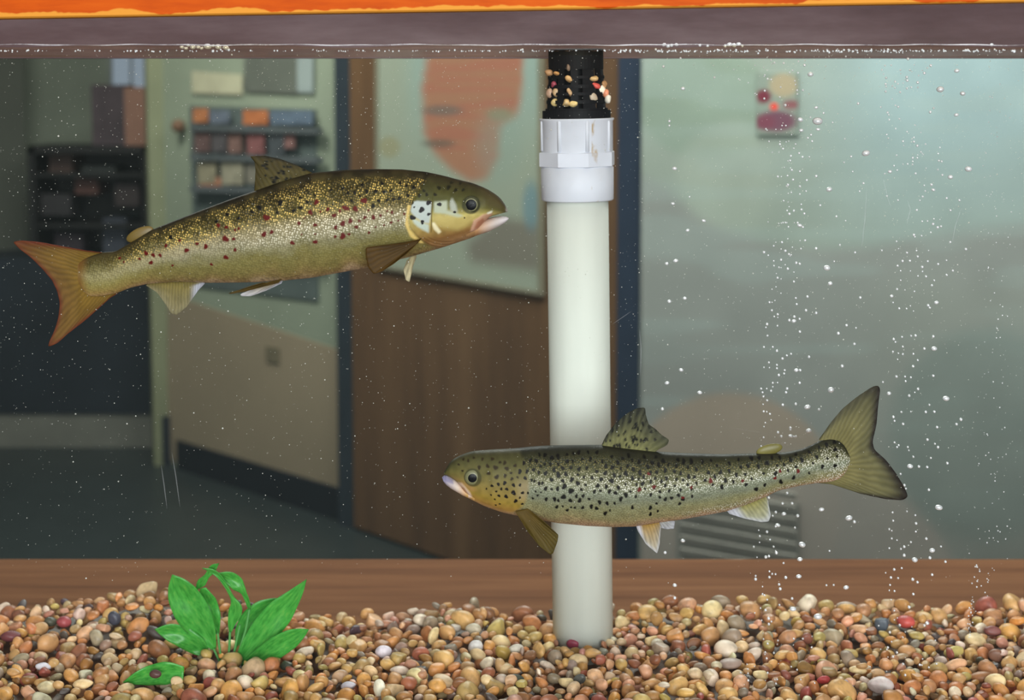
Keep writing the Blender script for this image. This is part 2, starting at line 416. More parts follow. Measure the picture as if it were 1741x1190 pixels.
# sea bowl: inside the ellipse is pale, below it grey
bl = np.interp(x, [1090,1130,1180,1230,1290,1350,1400,1480,1560,1650,1741,1880], [298,318,356,385,408,420,424,420,403,392,384,380])
lower = sstep(-16, 16, y - bl)
low_r = sstep(395, 415, y + (x - 1600) * 0.05) * sstep(1500, 1640, x)
col = blend(col, np.clip(lower, 0, 1), (154, 159, 155))
col = blend(col, ell(1200, 175, 115, 95, .12) * 0.55, (138, 160, 142))
col = blend(col, ell(1260, 300, 110, 95, .15) * ell(1180, 300, 130, 150, .2) * 0.6, (172, 184, 172))
col = blend(col, sstep(0.55, 0.75, vnoise(x / 160, y / 22, 3)) * 0.25, (172, 190, 186))
col = blend(col, sstep(430, 520, y) * sstep(1350, 1600, x) * 0.6, (152, 158, 150))
rub = sstep(640, 560, y) * sstep(470, 520, y) * sstep(1420, 1560, x)
col = blend(col, ell(1240, 860, 190, 192, .05), (172, 159, 144))
col = blend(col, sstep(1.05, 0.97, np.hypot((x - 1330) / 330, (y - 1130) / 360)) * sstep(700, 760, y) * 0.85, (174, 169, 161))
col = blend(col, ell(1680, 740, 170, 180, .12) * 0.4, (120, 140, 136))
col *= 0.73 * (0.94 + 0.12 * vnoise(x / 60, y / 60, 9))[:, None] * np.array([1.05, 1.0, .98])
pts = on_plane(x, y, WA, WB, 0.008)
mu = make('wall_mural', pts, grid_faces(200, 260), attr_mat('mural paint'), None, True, col=col)
sol = mu.modifiers.new('thickness', 'SOLIDIFY'); sol.thickness = 0.004; sol.offset = -1
tag(mu, 'large pale blue green mural sheet with curved shapes on the right wall', 'mural')

def plate(name, corners, A, B, off, t, mat, parent=None):
    q = [on_plane(px, py, A, B, off) for px, py in corners]
    return MB().quadslab(q, t).build(name, mat, parent)
# flower picture stuck on the mural
fp = empty('flower_picture', on_plane(1320, 225, WA, WB, .02), 'small blurred picture of dark red flowers high on the mural', 'picture')
gx, gy = np.meshgrid(np.linspace(1286, 1356, 50), np.linspace(122, 230, 70), indexing='ij'); x, y = gx.ravel(), gy.ravel()
col = np.tile(lin((150, 160, 148)), (len(x), 1))
col = blend(col, ell(1332, 145, 24, 20, .3), (186, 168, 138)); col = blend(col, ell(1298, 164, 13, 12, .3), (128, 56, 70))
col = blend(col, ell(1320, 206, 34, 18, .3), (126, 82, 98)); col = blend(col, ell(1345, 178, 14, 8, .4), (150, 96, 100))
col = blend(col, ell(1300, 208, 18, 12, .4), (134, 74, 90)); col = blend(col, ell(1316, 181, 7, 6, .3), (250, 78, 62))
col *= .72
sh = make('sheet', on_plane(x, y, WA, WB, .014), grid_faces(50, 70), attr_mat('mural paint'), fp, True, col=col)
sol = sh.modifiers.new('thickness', 'SOLIDIFY'); sol.thickness = 0.003; sol.offset = -1
# vent grille low on the right wall
vg = empty('vent_grille', on_plane(1255, 962, WA, WB, .03), 'grey slatted vent grille low on the wall under the right trout', 'vent')
plate('backing', [(1150, 838), (1358, 856), (1358, 972), (1150, 972)], WA, WB, .014, .004, paint('vent back', (134, 132, 125)), vg)
m = MB()
for k in range(9):
    y0 = 806 + k * 21
    m.quadslab([on_plane(1156, y0, WA, WB, .026), on_plane(1353, y0 + 34, WA, WB, .026), on_plane(1353, y0 + 43, WA, WB, .02), on_plane(1156, y0 + 9, WA, WB, .02)], .003)
m.build('slats', paint('vent slat grey', (186, 180, 170)), vg)

# map poster on the brown door
ps = empty('map_poster', on_plane(780, 490, DA, DB, .02), 'framed pale map poster with a red land shape on the brown door', 'poster')
gx, gy = np.meshgrid(np.linspace(0, 1, 90), np.linspace(0, 1, 110), indexing='ij'); u, v = gx.ravel(), gy.ravel()
x = 641 + u * 277 ; y = 40 + v * (414 + 47 * u)
col = np.tile(lin((146, 152, 136)), (len(x), 1))
col = blend(col, sstep(670, 720, x) * sstep(300, 120, y) * .8, (140, 158, 150))
red = [(735,40),(890,40),(888,150),(878,196),(850,215),(846,268),(828,304),(800,308),(768,290),(740,262),(722,228),(718,150)]
col = blend(col, poly_soft(x, y, red, 7), (158, 112, 88))
col = blend(col, poly_soft(x, y, red, 7) * sstep(.5, .7, vnoise(x/70, y/9, 5)) * .5, (162, 96, 80))
col = blend(col, ell(752, 188, 34, 9, .4) * .7, (96, 98, 92)); col = blend(col, ell(850, 195, 22, 10, .4) * .7, (126, 128, 100))
col = blend(col, ell(745, 244, 28, 7, .4) * .7, (92, 84, 76)); col = blend(col, ell(662, 250, 18, 18, .3) * .6, (140, 130, 92))
col = blend(col, poly_soft(x, y, [(792,415),(850,370),(918,380),(918,462),(800,446)], 10) * .8, (112, 102, 92))
col = blend(col, ell(903, 350, 14, 40, .4) * .7, (96, 128, 140)); col = blend(col, ell(850, 250, 40, 60, .5) * .3, (130, 150, 142))
pts = on_plane(x, y, DA, DB, .012)
sh = make('sheet', pts, grid_faces(90, 110), attr_mat('mural paint'), ps, True, col=col)
sol = sh.modifiers.new('thickness', 'SOLIDIFY'); sol.thickness = 0.003; sol.offset = -1
m = MB()
m.quadslab([on_plane(*p, DA, DB, .016) for p in ((638, 449), (920, 496), (920, 503), (638, 455))], .012)
m.quadslab([on_plane(*p, DA, DB, .016) for p in ((914, 40), (921, 40), (921, 503), (914, 501))], .012)
m.quadslab([on_plane(*p, DA, DB, .016) for p in ((637, 40), (642, 40), (642, 455), (637, 455))], .012)
m.build('frame', paint('poster edge', (122, 116, 98)), ps)

# things on the corridor wall
sg = empty('paper_sign', on_plane(370, 160, MA, MBp, .01), 'cream paper sign above the brochure rack on the green wall', 'sign')
plate('sheet', [(326, 121), (411, 127), (411, 161), (326, 158)], MA, MBp, .010, .004, paint('cream paper', (178, 172, 146)), sg)
dk = empty('notice_board', on_plane(465, 160, MA, MBp, .01), 'dim grey notice board beside the cream paper sign', 'board')
plate('panel', [(415, 90), (505, 92), (505, 160), (415, 156)], MA, MBp, .010, .006, paint('dim board', (96, 98, 90)), dk)
plate('sheet', [(505, 92), (532, 92), (532, 158), (505, 157)], MA, MBp, .012, .003, paint('pale sheet', (142, 150, 148)), dk)
rk = empty('brochure_rack', on_plane(430, 500, MA, MBp, .01), 'dark blue grey wall rack holding two rows of brochures', 'rack')
plate('back_panel', [(322, 180), (536, 186), (540, 512), (330, 486)], MA, MBp, .008, .006, paint('slate rack', (86, 94, 92)), rk)
for y0, y1 in ((212, 222), (262, 272), (316, 326), (420, 432)):
    plate('ledge', [(322, y0), (538, y0 + 6), (538, y1 + 6), (322, y1)], MA, MBp, .05, .03, paint('slate ledge', (82, 86, 88)), rk)
bro = [(328,352,184,208,(196,112,66),'orange'),(356,388,188,210,(96,104,124),'slate blue'),(413,454,187,212,(198,104,56),'bright orange'),(460,530,188,212,(88,104,128),'dull blue'),
       (330,356,216,258,(96,66,66),'dark maroon'),(360,384,218,258,(74,66,72),'near black'),(388,410,214,260,(122,84,78),'brick brown'),(420,448,222,262,(132,72,74),'dark red'),(456,482,220,264,(56,60,68),'black'),(484,500,222,252,(132,86,84),'dusty rose'),
       (336,366,274,312,(150,138,112),'beige'),(376,412,272,314,(158,148,126),'cream'),(338,374,302,318,(178,104,76),'rust orange'),(418,446,276,312,(124,116,104),'grey tan'),(452,500,276,316,(112,116,112),'grey')]
for i, (x0, x1, y0, y1, c, nm) in enumerate(bro):
    b = plate('brochure', [(x0, y0), (x1, y0), (x1, y1), (x0, y1)], MA, MBp, .034 + .002 * (i % 3), .006, paint('brochure ' + nm, tuple(np.array(c) * .74 + np.array((108, 108, 100)) * .26), .5, .2, 30))
    tag(b, nm + ' brochure standing in the ' + ('top' if y0 < 212 else 'middle' if y0 < 266 else 'bottom') + ' row of the wall rack', 'brochure', 'brochures in the wall rack')
kn = empty('wall_hook', on_plane(303, 214, MA, MBp, .02), 'small round brown hook on the pale green wall edge', 'hook')
kp = on_plane(303, 214, MA, MBp, .03); MB().ball(kp, 0.026, 16, 10).build('knob', paint('brown knob', (104, 76, 58)), kn, True)
MB().lathe(kp + np.array([0.003, 0.03, 0]), kp, [(0, .012), (1, .01)], 12).build('stem', paint('brown knob', (104, 76, 58)), kn, True)
ho = empty('wall_socket', on_plane(462, 610, MA, MBp, .01), 'faint brown socket plate on the beige lower wall', 'socket')
plate('face', [(452, 588), (474, 592), (474, 618), (452, 614)], MA, MBp, .010, .004, paint('socket plate', (112, 102, 82)), ho)

# dark cabinet at the left rear
ca = empty('dark_cabinet', PV(120, 768, 5.12), 'tall dark cabinet with pale plinth at the left rear', 'cabinet')
c0, c1 = P(-120, 768, 5.1), P(272, 768, 5.1)
MB().box((c0[0], 5.1, 0), (c1[0] - .03, 5.55, 0.145)).build('plinth', paint('pale plinth', (106, 104, 96)), ca)
zt = P(100, 440, 5.1)[2]
MB().box((c0[0], 5.09, 0.145), (c1[0] - .01, 5.56, zt)).build('lower_body', paint('navy cabinet', (26, 32, 39), 0.55, 0.35, 2.5), ca)
zu = P(100, 248, 5.2)[2]; u0, u1 = P(50, 400, 5.16)[0], P(257, 400, 5.16)[0]
m = MB(); m.box((u0, 5.16, zt), (u0 + .03, 5.5, zu)); m.box((u1 - .03, 5.16, zt), (u1, 5.5, zu)); m.box((u0, 5.48, zt), (u1, 5.5, zu)); m.box((u0, 5.16, zu - .03), (u1, 5.5, zu))
m.build('hutch', paint('black brown hutch', (24, 22, 21), 0.5, 0.2), ca)
for k, zz in enumerate(np.linspace(zt + .12, zu - .13, 2)):
    MB().box((u0 + .03, 5.18, zz), (u1 - .03, 5.48, zz + .018)).build('shelf', paint('black brown hutch', (33, 30, 29)), ca)
bx = [(84,122,262,296,(66,48,42),'brown'),(140,196,282,305,(44,46,44),'charcoal'),(128,166,300,330,(74,46,40),'rust brown'),(70,120,330,366,(42,38,40),'black'),(196,236,310,350,(52,42,42),'dark maroon'),(176,214,372,440,(60,62,72),'grey blue'),(94,140,396,440,(46,36,42),'dark plum')]
for (x0, x1, y0, y1, c, nm) in bx:
    a0, a1 = P(x0, y1, 5.24), P(x1, y0, 5.24)
    b = MB().box((a0[0], 5.24, a0[2]), (a1[0], 5.42, a1[2])).build('storage_box', paint('storage box ' + nm, c)); tag(b, nm + ' box on a shelf of the dark cabinet', 'box', 'boxes in the dark cabinet')
# things above the cabinet
a0, a1 = P(218, 236, 5.3), P(258, 148, 5.3)
b = MB().box((a0[0], 5.25, zu), (a1[0], 5.45, a1[2])).build('cardboard_carton', paint('carton brown', (136, 98, 82))); tag(b, 'tall brown carton on top of the dark cabinet', 'carton')
a0, a1 = P(160, 232, 5.3), P(216, 144, 5.3)
b = MB().box((a0[0], 5.27, zu), (a1[0], 5.42, a1[2])).build('storage_bin', paint('plum bin', (66, 54, 58), .6, .25, 12)); tag(b, 'dark plum bin next to the brown carton on the cabinet', 'bin')
wn = empty('window_1', PV(225, 150, 5.98)); tag(wn, kind='structure')
wq = [P(188, 60, 5.97), P(256, 60, 5.97), P(256, 150, 5.97), P(188, 150, 5.97)]
t = NT('daylit frosted pane'); e = t.n('Emission'); t.put(e, 'Color', rgba((176, 184, 200))); t.put(e, 'Strength', .62); t.done(e.outputs[0])
MB().quadslab(wq, .01).build('pane', t.m, wn)
m = MB()
for (x0, x1, y0, y1) in ((184, 190, 60, 154), (254, 260, 60, 154), (184, 260, 148, 154), (221, 224, 60, 150)):
    m.quadslab([P(x0, y0, 5.955), P(x1, y0, 5.955), P(x1, y1, 5.955), P(x0, y1, 5.955)], .02)
m.build('window_frame', paint('window frame', (120, 122, 118)), wn)
b = MB().lathe(P(205, 165, 5.6), P(205, 140, 5.6), [(0, .05), (.5, .06), (1, .03)], 20).build('small_vase', paint('tan vase', (130, 112, 92)), None, True); b.location.z = zu + .075; tag(b, 'small tan jar beside the bright window behind the cabinet', 'jar')
b.location.y = 5.49; 

# ------------------------------------------------------------------ counter and tank
ZC = 0.925
far = P(870, 967, 0.9)
dC = (1.5 - ZC) * F / (967 - 150.0); yC = dC - 1.2
ct = empty('wooden_counter', (0, 0.25, 0), 'brown wood grain counter that the fish tank stands on', 'counter')
MB().box((-1.5, -0.25, ZC - 0.035), (1.5, yC, ZC)).build('countertop', m_wood('counter wood', (104, 61, 34), (126, 79, 48), (142, 93, 60), rough=0.8), ct)
MB().box((-1.45, -0.2, 0.0), (1.45, yC - 0.04, ZC - 0.035)).build('cabinet_base', paint('counter base', (110, 78, 56)), ct)

TX, TD = 0.82, 0.30
ZW = 1.5 + 64 / F * 1.2                     # water level
ZB = ZC + 0.012
aq = empty('aquarium', (0, 0.15, ZC), 'long glass fish tank with orange stained wooden rim standing on the counter', 'fish tank')
MB().box((-TX, -0.006, ZB), (TX, 0.0, 1.66)).build('front_pane', m_clear('front glass', (0.97, 0.985, 0.98)), aq)
MB().box((-TX, TD, ZB), (TX, TD + 0.006, 1.66)).build('back_pane', m_clear('rear glass', (0.92, 0.96, 0.945)), aq)
for sx in (-1, 1): MB().box((min(sx*TX, sx*(TX+.006)), -0.006, ZB), (max(sx*TX, sx*(TX+.006)), TD + .006, 1.66)).build('side_pane', m_clear('side glass', (0.92, 0.96, 0.94)), aq)
MB().box((-TX, -0.006, ZC), (TX, TD + 0.006, ZB)).build('base_panel', paint('tank base', (70, 62, 54)), aq)
# orange front rail, slightly tilted
za, zb = P(0, 31, -0.03)[2], P(1741, 3, -0.03)[2]
xa, xb = P(0, 31, -0.03)[0], P(1741, 3, -0.03)[0]
sl = (zb - za) / (xb - xa)
n = 120; xs = np.linspace(-TX - .02, TX + .02, n); v = []
for xx in xs:
    zl = za + (xx - xa) * sl
    for yy, dz in ((-0.007, .0), (-0.026, .0), (-0.0275, .0012), (-0.0275, .09), (-0.007, .09)): v.append((xx, yy, zl + dz))
fr = make('front_rail', v, grid_faces(n, 5, True) + [tuple(range(5)), tuple((n-1)*5 + k for k in range(5))[::-1]], m_rail(), aq, False)
fr.data.transform(Matrix.Translation((0, 0, -(za - ZC)))); fr.location.z = za - ZC
MB().box((-TX - .02, TD + 0.007, P(870, 99, TD + .007)[2]), (TX + .02, TD + 0.03, 1.70)).build('rear_rail', m_wood('rear rail wood', (98, 70, 76), (122, 92, 100), (150, 120, 130), (1.4, 5, 7), 0.4, 3.0), aq)

t = NT('faint scratch'); d_ = t.n('BsdfDiffuse'); t.put(d_, 'Color', (0.8, 0.84, 0.85, 1)); tr_ = t.n('BsdfTransparent'); mx_ = t.n('MixShader'); t.put(mx_, 0, 0.08)
t.put(mx_, 1, tr_.outputs[0]); t.put(mx_, 2, d_.outputs[0]); SCR = t.done(mx_.outputs[0])
for p_ in ([(1464,428),(1470,380),(1474,320)], [(1618,418),(1624,385),(1636,350)], [(1542,338),(1548,356),(1541,384)], [(1500,300),(1512,345),(1520,360)], [(274,790),(279,825),(284,865)], [(292,768),(299,810),(306,862)], [(1087,560),(1090,590),(1089,640)], [(1190,725),(1250,728),(1330,742)], [(1040,552),(1075,528)]):
    q = resample(p_, 16); v = []
    for i, (a_, b_) in enumerate(q):
        wd = .9 * math.sin(math.pi * (i + .5) / 16)
        v += [P(a_ - wd, b_, -.0062), P(a_ + wd, b_, -.0062), P(a_, b_, -.0066)]
    make('scratch', v, grid_faces(16, 3, True), SCR, aq, True)

wv = MB().box((-TX + .001, 0.0005, ZB), (TX - .001, TD - .0005, ZW)).build('tank_water', m_water()); tag(wv, 'clear water filling the fish tank', 'water', None, 'stuff')
# surface sheet with a small meniscus up the glass
n = 160; xs = np.linspace(-TX + .002, TX - .002, n); prof = [(0.0008, .0035), (0.0016, .0020), (0.004, .0006), (0.010, .0), (0.08, 0), (0.15, 0), (0.22, 0), (0.29, 0.0), (0.2975, .0015)]
v = [(xx, yy, ZW + zz * (1 + .5 * math.sin(xx * 37) * math.sin(xx * 11))) for xx in xs for yy, zz in prof]
ws = make('water_surface', v, grid_faces(n, len(prof)), m_surface('water surface sheen', 0.10, (0.95, 0.88, 0.72, 1)), None, True); tag(ws, 'thin water line at the top of the tank', 'water surface', None, 'stuff')

t = NT('painted water line highlight')  # pale broken ribbon added for the highlight along the meniscus
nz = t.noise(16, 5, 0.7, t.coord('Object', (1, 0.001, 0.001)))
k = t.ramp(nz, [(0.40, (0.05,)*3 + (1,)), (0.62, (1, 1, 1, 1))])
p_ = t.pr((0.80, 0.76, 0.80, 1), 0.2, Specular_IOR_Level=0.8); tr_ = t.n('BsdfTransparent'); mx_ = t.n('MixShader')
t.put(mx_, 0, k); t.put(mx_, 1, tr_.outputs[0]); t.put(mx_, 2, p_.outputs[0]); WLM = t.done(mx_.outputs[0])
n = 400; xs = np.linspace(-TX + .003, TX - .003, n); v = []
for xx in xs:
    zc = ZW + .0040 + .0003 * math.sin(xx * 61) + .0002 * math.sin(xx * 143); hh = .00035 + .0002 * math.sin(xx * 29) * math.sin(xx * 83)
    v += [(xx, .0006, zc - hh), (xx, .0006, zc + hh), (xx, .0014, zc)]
wl_ = make('water_line', v, grid_faces(n, 3, True), WLM, None, True); tag(wl_, 'broken pale ribbon added as the highlight where water wets the front glass', 'water line', None, 'stuff')

# ------------------------------------------------------------------ gravel
PAL = [('tan', (214, 172, 124), 26), ('orange tan', (216, 158, 102), 15), ('brown', (168, 120, 86), 13), ('cream', (234, 214, 178), 14), ('white', (236, 226, 222), 7),
       ('pinkish', (222, 174, 150), 11), ('red brown', (176, 106, 92), 3), ('dark grey', (92, 86, 88), 3.5), ('olive yellow', (198, 176, 120), 7), ('grey', (168, 156, 144), 6)]
pw = np.array([p[2] for p in PAL], float); PAL = [(p[0], tuple(np.array(p[1]) * np.array([.97, .915, .83])), p[2]) for p in PAL]; pw /= pw.sum()
SM = {p[0]: m_stone(p[0] + ' stone', p[1]) for p in PAL}
def ico(sub):
    import bmesh
    b = bmesh.new(); bmesh.ops.create_icosphere(b, subdivisions=sub, radius=1.0)
    v = np.array([p.co[:] for p in b.verts]); f = [[q.index for q in fc.verts] for fc in b.faces]; b.free(); return v, f
IV, IF = ico(3)
def stone_shape(seed):
    r = np.random.default_rng(seed); v = IV.copy()
    for _ in range(3):
        d = r.normal(size=3); d /= np.linalg.norm(d); ph = r.uniform(0, 6.28)
        v = v * (1 + 0.07 * np.sin(2.2 * (IV @ d) + ph))[:, None]
    for _ in range(int(r.integers(2, 6))):
        d = r.normal(size=3); d /= np.linalg.norm(d); k = v @ d; v = v - np.outer(np.clip(k - r.uniform(.55, .82), 0, 1) * .8, d)
    return v * np.array([1.0, r.uniform(.52, .95), r.uniform(.5, .85)])
SHAPES = [stone_shape(100 + k) for k in range(14)]
RX = [-60,0,50,100,160,220,280,340,500,560,640,700,740,800,860,900,1000,1080,1120,1200,1290,1340,1400,1500,1545,1600,1680,1741,1800]
RY = [1062,1062,1054,1050,1046,1030,1036,1050,1072,1082,1076,1072,1058,1056,1068,1070,1074,1066,1050,1058,1046,1050,1062,1056,1050,1066,1062,1052,1052]
def ridge_z(X):
    px = PX + X / pxm(0.275); return 1.5 - (np.interp(px, RX, RY) - 150) / F * 1.475
ZG = 0.9775
def bed(X, Y): return ZG - .002 + (ridge_z(X) - ZG) * sstep(.17, .275, Y)
fl_ = MB(); gn = 80; gm = 14
gx, gy = np.meshgrid(np.linspace(-TX + .003, TX - .003, gn), np.linspace(0.003, TD - .003, gm), indexing='ij')
pts = np.stack([gx.ravel(), gy.ravel(), bed(gx.ravel(), gy.ravel()) - .016], 1)
# pack pebbles: heroes, then darts on a hash grid
def euler(r): return Matrix.Rotation(r[2], 3, 'Z') @ Matrix.Rotation(r[1], 3, 'Y') @ Matrix.Rotation(r[0], 3, 'X')
def to_px(p):
    d = np.asarray(p) - CAM
    xc = d[..., 0]; fwd = d[..., 1] * cp - d[..., 2] * sp; up = d[..., 1] * sp + d[..., 2] * cp
    return PX + F * xc / fwd, PY - F * up / fwd
HERO = [(1497,1163,23,14,'pinkish white',(240,222,216),'large pale pink white pebble below the right bubble stream'),(1541,1058,16,11,'bright red',(196,84,74),'bright red pebble on the gravel ridge far right'),
 (710,1149,20,14,'pale yellow',(226,208,150),'large pale yellow oval pebble between plant and white pipe'),(876,1158,16,13,'dark green grey',(74,78,66),'big dark green grey pebble left of the white pipe'),
 (141,1163,18,12,'peach',(240,200,150),'large peach oval pebble in the lower left gravel'),(80,1170,16,11,'cream',(226,206,160),'cream oval pebble in the lower left corner area'),
 (110,1058,13,10,'brick red',(176,88,80),'brick red pebble on the ridge at far left'),(195,1050,12,11,'slate',(66,66,78),'dark slate pebble on the ridge left of the plant'),
 (73,1133,14,10,'lavender white',(226,222,232),'lavender white oval pebble at lower left'),(592,1166,14,12,'pale lavender',(214,206,216),'pale lavender round pebble right of the plant'),
 (18,1082,18,10,'maroon',(122,66,64),'long maroon pebble at the left picture edge'),(224,1031,14,8,'orange',(212,140,84),'orange oblong pebble topping the left ridge'),
 (645,1170,12,15,'ivory',(230,222,200),'upright ivory pebble between plant and pipe'),(652,1106,14,11,'white',(224,214,224),'white pebble in the middle gravel'),
 (808,1098,13,12,'white',(232,226,222),'tilted white pebble left of the pipe foot'),(876,1103,13,12,'pale grey',(214,206,190),'pale grey round pebble near the pipe foot'),
 (1002,1082,12,11,'orange',(200,138,92),'orange pebble touching the white pipe foot'),(1117,1052,12,13,'brown yellow',(176,136,82),'brown yellow pebble standing up right of the pipe'),
 (1125,1103,15,12,'grey brown',(168,144,124),'round grey brown pebble right of the pipe'),(1242,1128,22,12,'grey mauve',(158,132,122),'large grey mauve pebble under the right trout'),
 (1183,1146,14,10,'cream',(234,206,160),'cream pebble under the right trout belly'),(1400,1155,12,9,'red',(206,92,84),'small red pebble below the dense bubble stream'),
 (1440,1163,13,10,'mauve',(176,160,170),'mauve pebble beside the large pinkish white one'),(1500,1060,12,13,'slate blue',(80,88,96),'slate blue pebble on the ridge under the right bubble stream'),
 (1620,1108,18,14,'two tone yellow',(198,178,108),'large yellow green pebble at the right'),(1730,1055,16,11,'orange',(206,124,66),'orange pebble at the right end of the ridge'),
 (1686,1072,14,13,'dull red',(150,98,84),'dull red pebble near the right end of the ridge'),(975,1095,13,8,'crimson',(150,62,74),'crimson pebble in front of the white pipe'),
 (1165,1178,17,9,'golden',(214,164,96),'long golden pebble at the bottom right of the pipe')]
stones = []                                   # (x, y, z, a, shape, euler, colour index or hero)
cell = {}
def clash(X, Y, r):
    i, j = int(X // .02), int(Y // .02)
    for a in (-1, 0, 1):
        for b in (-1, 0, 1):
            for (x2, y2, r2) in cell.get((i+a, j+b), ()):
                if (X-x2)**2 + (Y-y2)**2 < ((r + r2) * .80)**2: return True
    return False
def keep(X, Y, r): cell.setdefault((int(X // .02), int(Y // .02)), []).append((X, Y, r))
for h in HERO:
    z0 = ZG + .006; ok = None
    for Y in np.linspace(.285, .05, 95):       # walk towards the viewer until the sight line meets the bed
        p = P(h[0], h[1], Y)
        if p[2] >= bed(p[0], Y) + .003: ok = p; break
    if ok is None: ok = P(h[0], h[1], .2)
    s = pxm(ok[1]); stones.append((ok[0], ok[1], ok[2], h[2]*s, random.randrange(14), (random.uniform(-.2,.2), random.uniform(-.2,.2), random.uniform(-.4,.4)), h)); keep(ok[0], ok[1], h[2]*s*1.15)
keep(*P(991, 1083, .225)[:2], .030)
tries = 0
while tries < 32000:
    tries += 1
    X = random.uniform(-.80, .80); Y = random.uniform(.008, .292); a = min(.0125, max(.0046, random.lognormvariate(math.log(.0080), .28)))
    if tries > 20000: a = random.uniform(.0038, .0055)
    if clash(X, Y, a): continue
    if Y < .125:                               # leave the loose leaf and the large pale pebble uncovered
        qx, qy = to_px(np.array((X, Y, bed(X, Y))))
        if (222 < qx < 300 and 1142 < qy < 1186) or (1474 < qx < 1522 and 1166 < qy < 1190): continue
    keep(X, Y, a)
    stones.append((X, Y, bed(X, Y) + random.uniform(-.001, .0035) + (a - .0065) * .25, a, random.randrange(14), (random.gauss(0,.35), random.gauss(0,.35), random.uniform(0,6.28)), int(rng.choice(len(PAL), p=pw))))
top = len(stones)
for k in range(1800):                          # a lower layer fills the gaps
    X = random.uniform(-.80, .80); Y = random.uniform(.008, .293); a = random.uniform(.005, .008)
    stones.append((X, Y, bed(X, Y) - .0075, a, random.randrange(14), (random.gauss(0,.4), random.gauss(0,.4), random.uniform(0,6.28)), int(rng.choice(len(PAL), p=pw))))
for k in range(150):                           # loose ones riding on the rest
    X = random.uniform(-.78, .78); Y = random.uniform(.09, .285); a = random.uniform(.0045, .0075)
    if abs(X - P(991, 1083, .225)[0]) < .04 and abs(Y-.225) < .04: continue
    stones.append((X, Y, bed(X, Y) + .0065, a, random.randrange(14), (random.gauss(0,.2), random.gauss(0,.2), random.uniform(0,6.28)), int(rng.choice(len(PAL), p=pw))))
def zone_of(px):
    for lim, nm in ((265, 'left of the green plant'), (530, 'around the green plant'), (770, 'right of the green plant'), (935, 'just left of the white pipe'), (1060, 'in front of the white pipe'), (1260, 'right of the white pipe'), (1400, 'under the dense bubble stream'), (1580, 'under the right bubble stream')):
        if px < lim: return nm
    return 'at the far right'
score = []
for i, s in enumerate(stones):
    px, py = to_px(np.array(s[:3]))
    vis = -10 < px < 1750 and py < 1186 and (i < top or i >= top + 1800)
    score.append((-(s[3] / (s[1] + 1.2)) if vis else 1.0) - (10 if isinstance(s[6], tuple) else 0))
order = np.argsort(score); solo = set(int(k) for k in order[:300])
proto = {}
V, Fc, CC = [], [], []
for i, s in enumerate(stones):
    X, Y, Z, a, sh, er, ci = s
    if i in solo:
        hero = isinstance(ci, tuple); nm = ci[4] if hero else PAL[ci][0]
        key = (nm, sh) if not hero else (ci[:3], sh)
        if key not in proto:
            mt = m_stone('hero ' + ci[4] + ' stone', ci[5]) if hero else SM[nm]
            o = make('pebble', SHAPES[sh] * .01, IF, mt, None, True, origin=(0, 0, 0)); proto[key] = o
        else:
            o = proto[key].copy(); C.objects.link(o)
        o.location = (X, Y, Z); o.rotation_euler = er
        k = a / .01; o.scale = (k, k, k * (ci[3] / ci[2] / .72 if hero else 1))
        if hero: tag(o, ci[6], 'pebble', 'gravel pebbles')
        else: tag(o, 'smooth %s pebble lying in the gravel %s' % (nm, zone_of(to_px(np.array(s[:3]))[0])), 'pebble', 'gravel pebbles')
    else:
        if isinstance(ci, tuple): ci = 0
        Rm = np.array(euler(er)); n0 = len(V) * len(IV)
        V.append((SHAPES[sh] * a) @ Rm.T + np.array([X, Y, Z])); Fc.append(np.array(IF) + n0)
        c = lin(np.clip(np.array(PAL[ci][1]) * random.uniform(.85, 1.1) + rng.normal(0, 5, 3), 0, 255)); CC.append(np.tile(c, (len(IV), 1)))
n0 = len(V) * len(IV)
V = np.concatenate(V + [pts]); Fq = np.concatenate(Fc).tolist() + [[k + n0 for k in f] for f in grid_faces(gn, gm)]
CC = np.concatenate(CC + [np.tile(lin((96, 66, 44)), (len(pts), 1))])
g = make('gravel', V, Fq, m_stone_attr(), None, True, col=CC); tag(g, 'bed of mixed tan and brown river gravel on the tank floor', 'gravel', None, 'stuff')

# ------------------------------------------------------------------ standpipe with coupling and black strainer
YP = 0.225; sP = pxm(YP)
pt, pb = P(982, 200, YP), P(992, 1120, YP)
def ax(py): return P(982.0 + (py - 340) * 9 / 740, py, YP)
sp_ = empty('standpipe', pb, 'white plastic standpipe rising from the gravel with black strainer on top', 'pipe')
MB().lathe(ax(1125), ax(330), [(0, 52.5*sP), (1, 52.5*sP)], 72).build('pipe', m_pvc('aged white pipe', (216, 220, 210), 0, (1, 1, .1)), sp_, True)
A0, A1 = ax(340), ax(201); 
def tt(y): return (340 - y) / (340 - 201.)
cpl = MB().lathe(A0, A1, [(tt(340), 53*sP), (tt(340), 60*sP), (tt(338), 61.5*sP), (tt(284), 62*sP), (tt(283), 60*sP), (tt(262), 60*sP), (tt(256), 61*sP), (tt(206), 61.5*sP), (tt(203), 63.5*sP), (tt(201), 63*sP), (tt(201), 54*sP), (tt(212), 53*sP)], 72)
cpo = cpl.build('coupling', m_pvc('white coupling', (214, 217, 226), 0.9), sp_, True)
MB().lathe(ax(283), ax(257), [(0, 62*sP), (.06, 66.5*sP), (.94, 66.5*sP), (1, 62*sP)], 8, a0=R(14)).build('octagon_band', m_pvc('white band', (216, 219, 229), 0.5), cpo)
axx = np.array(ax(230)); zdir = (A1 - A0) / np.linalg.norm(A1 - A0)
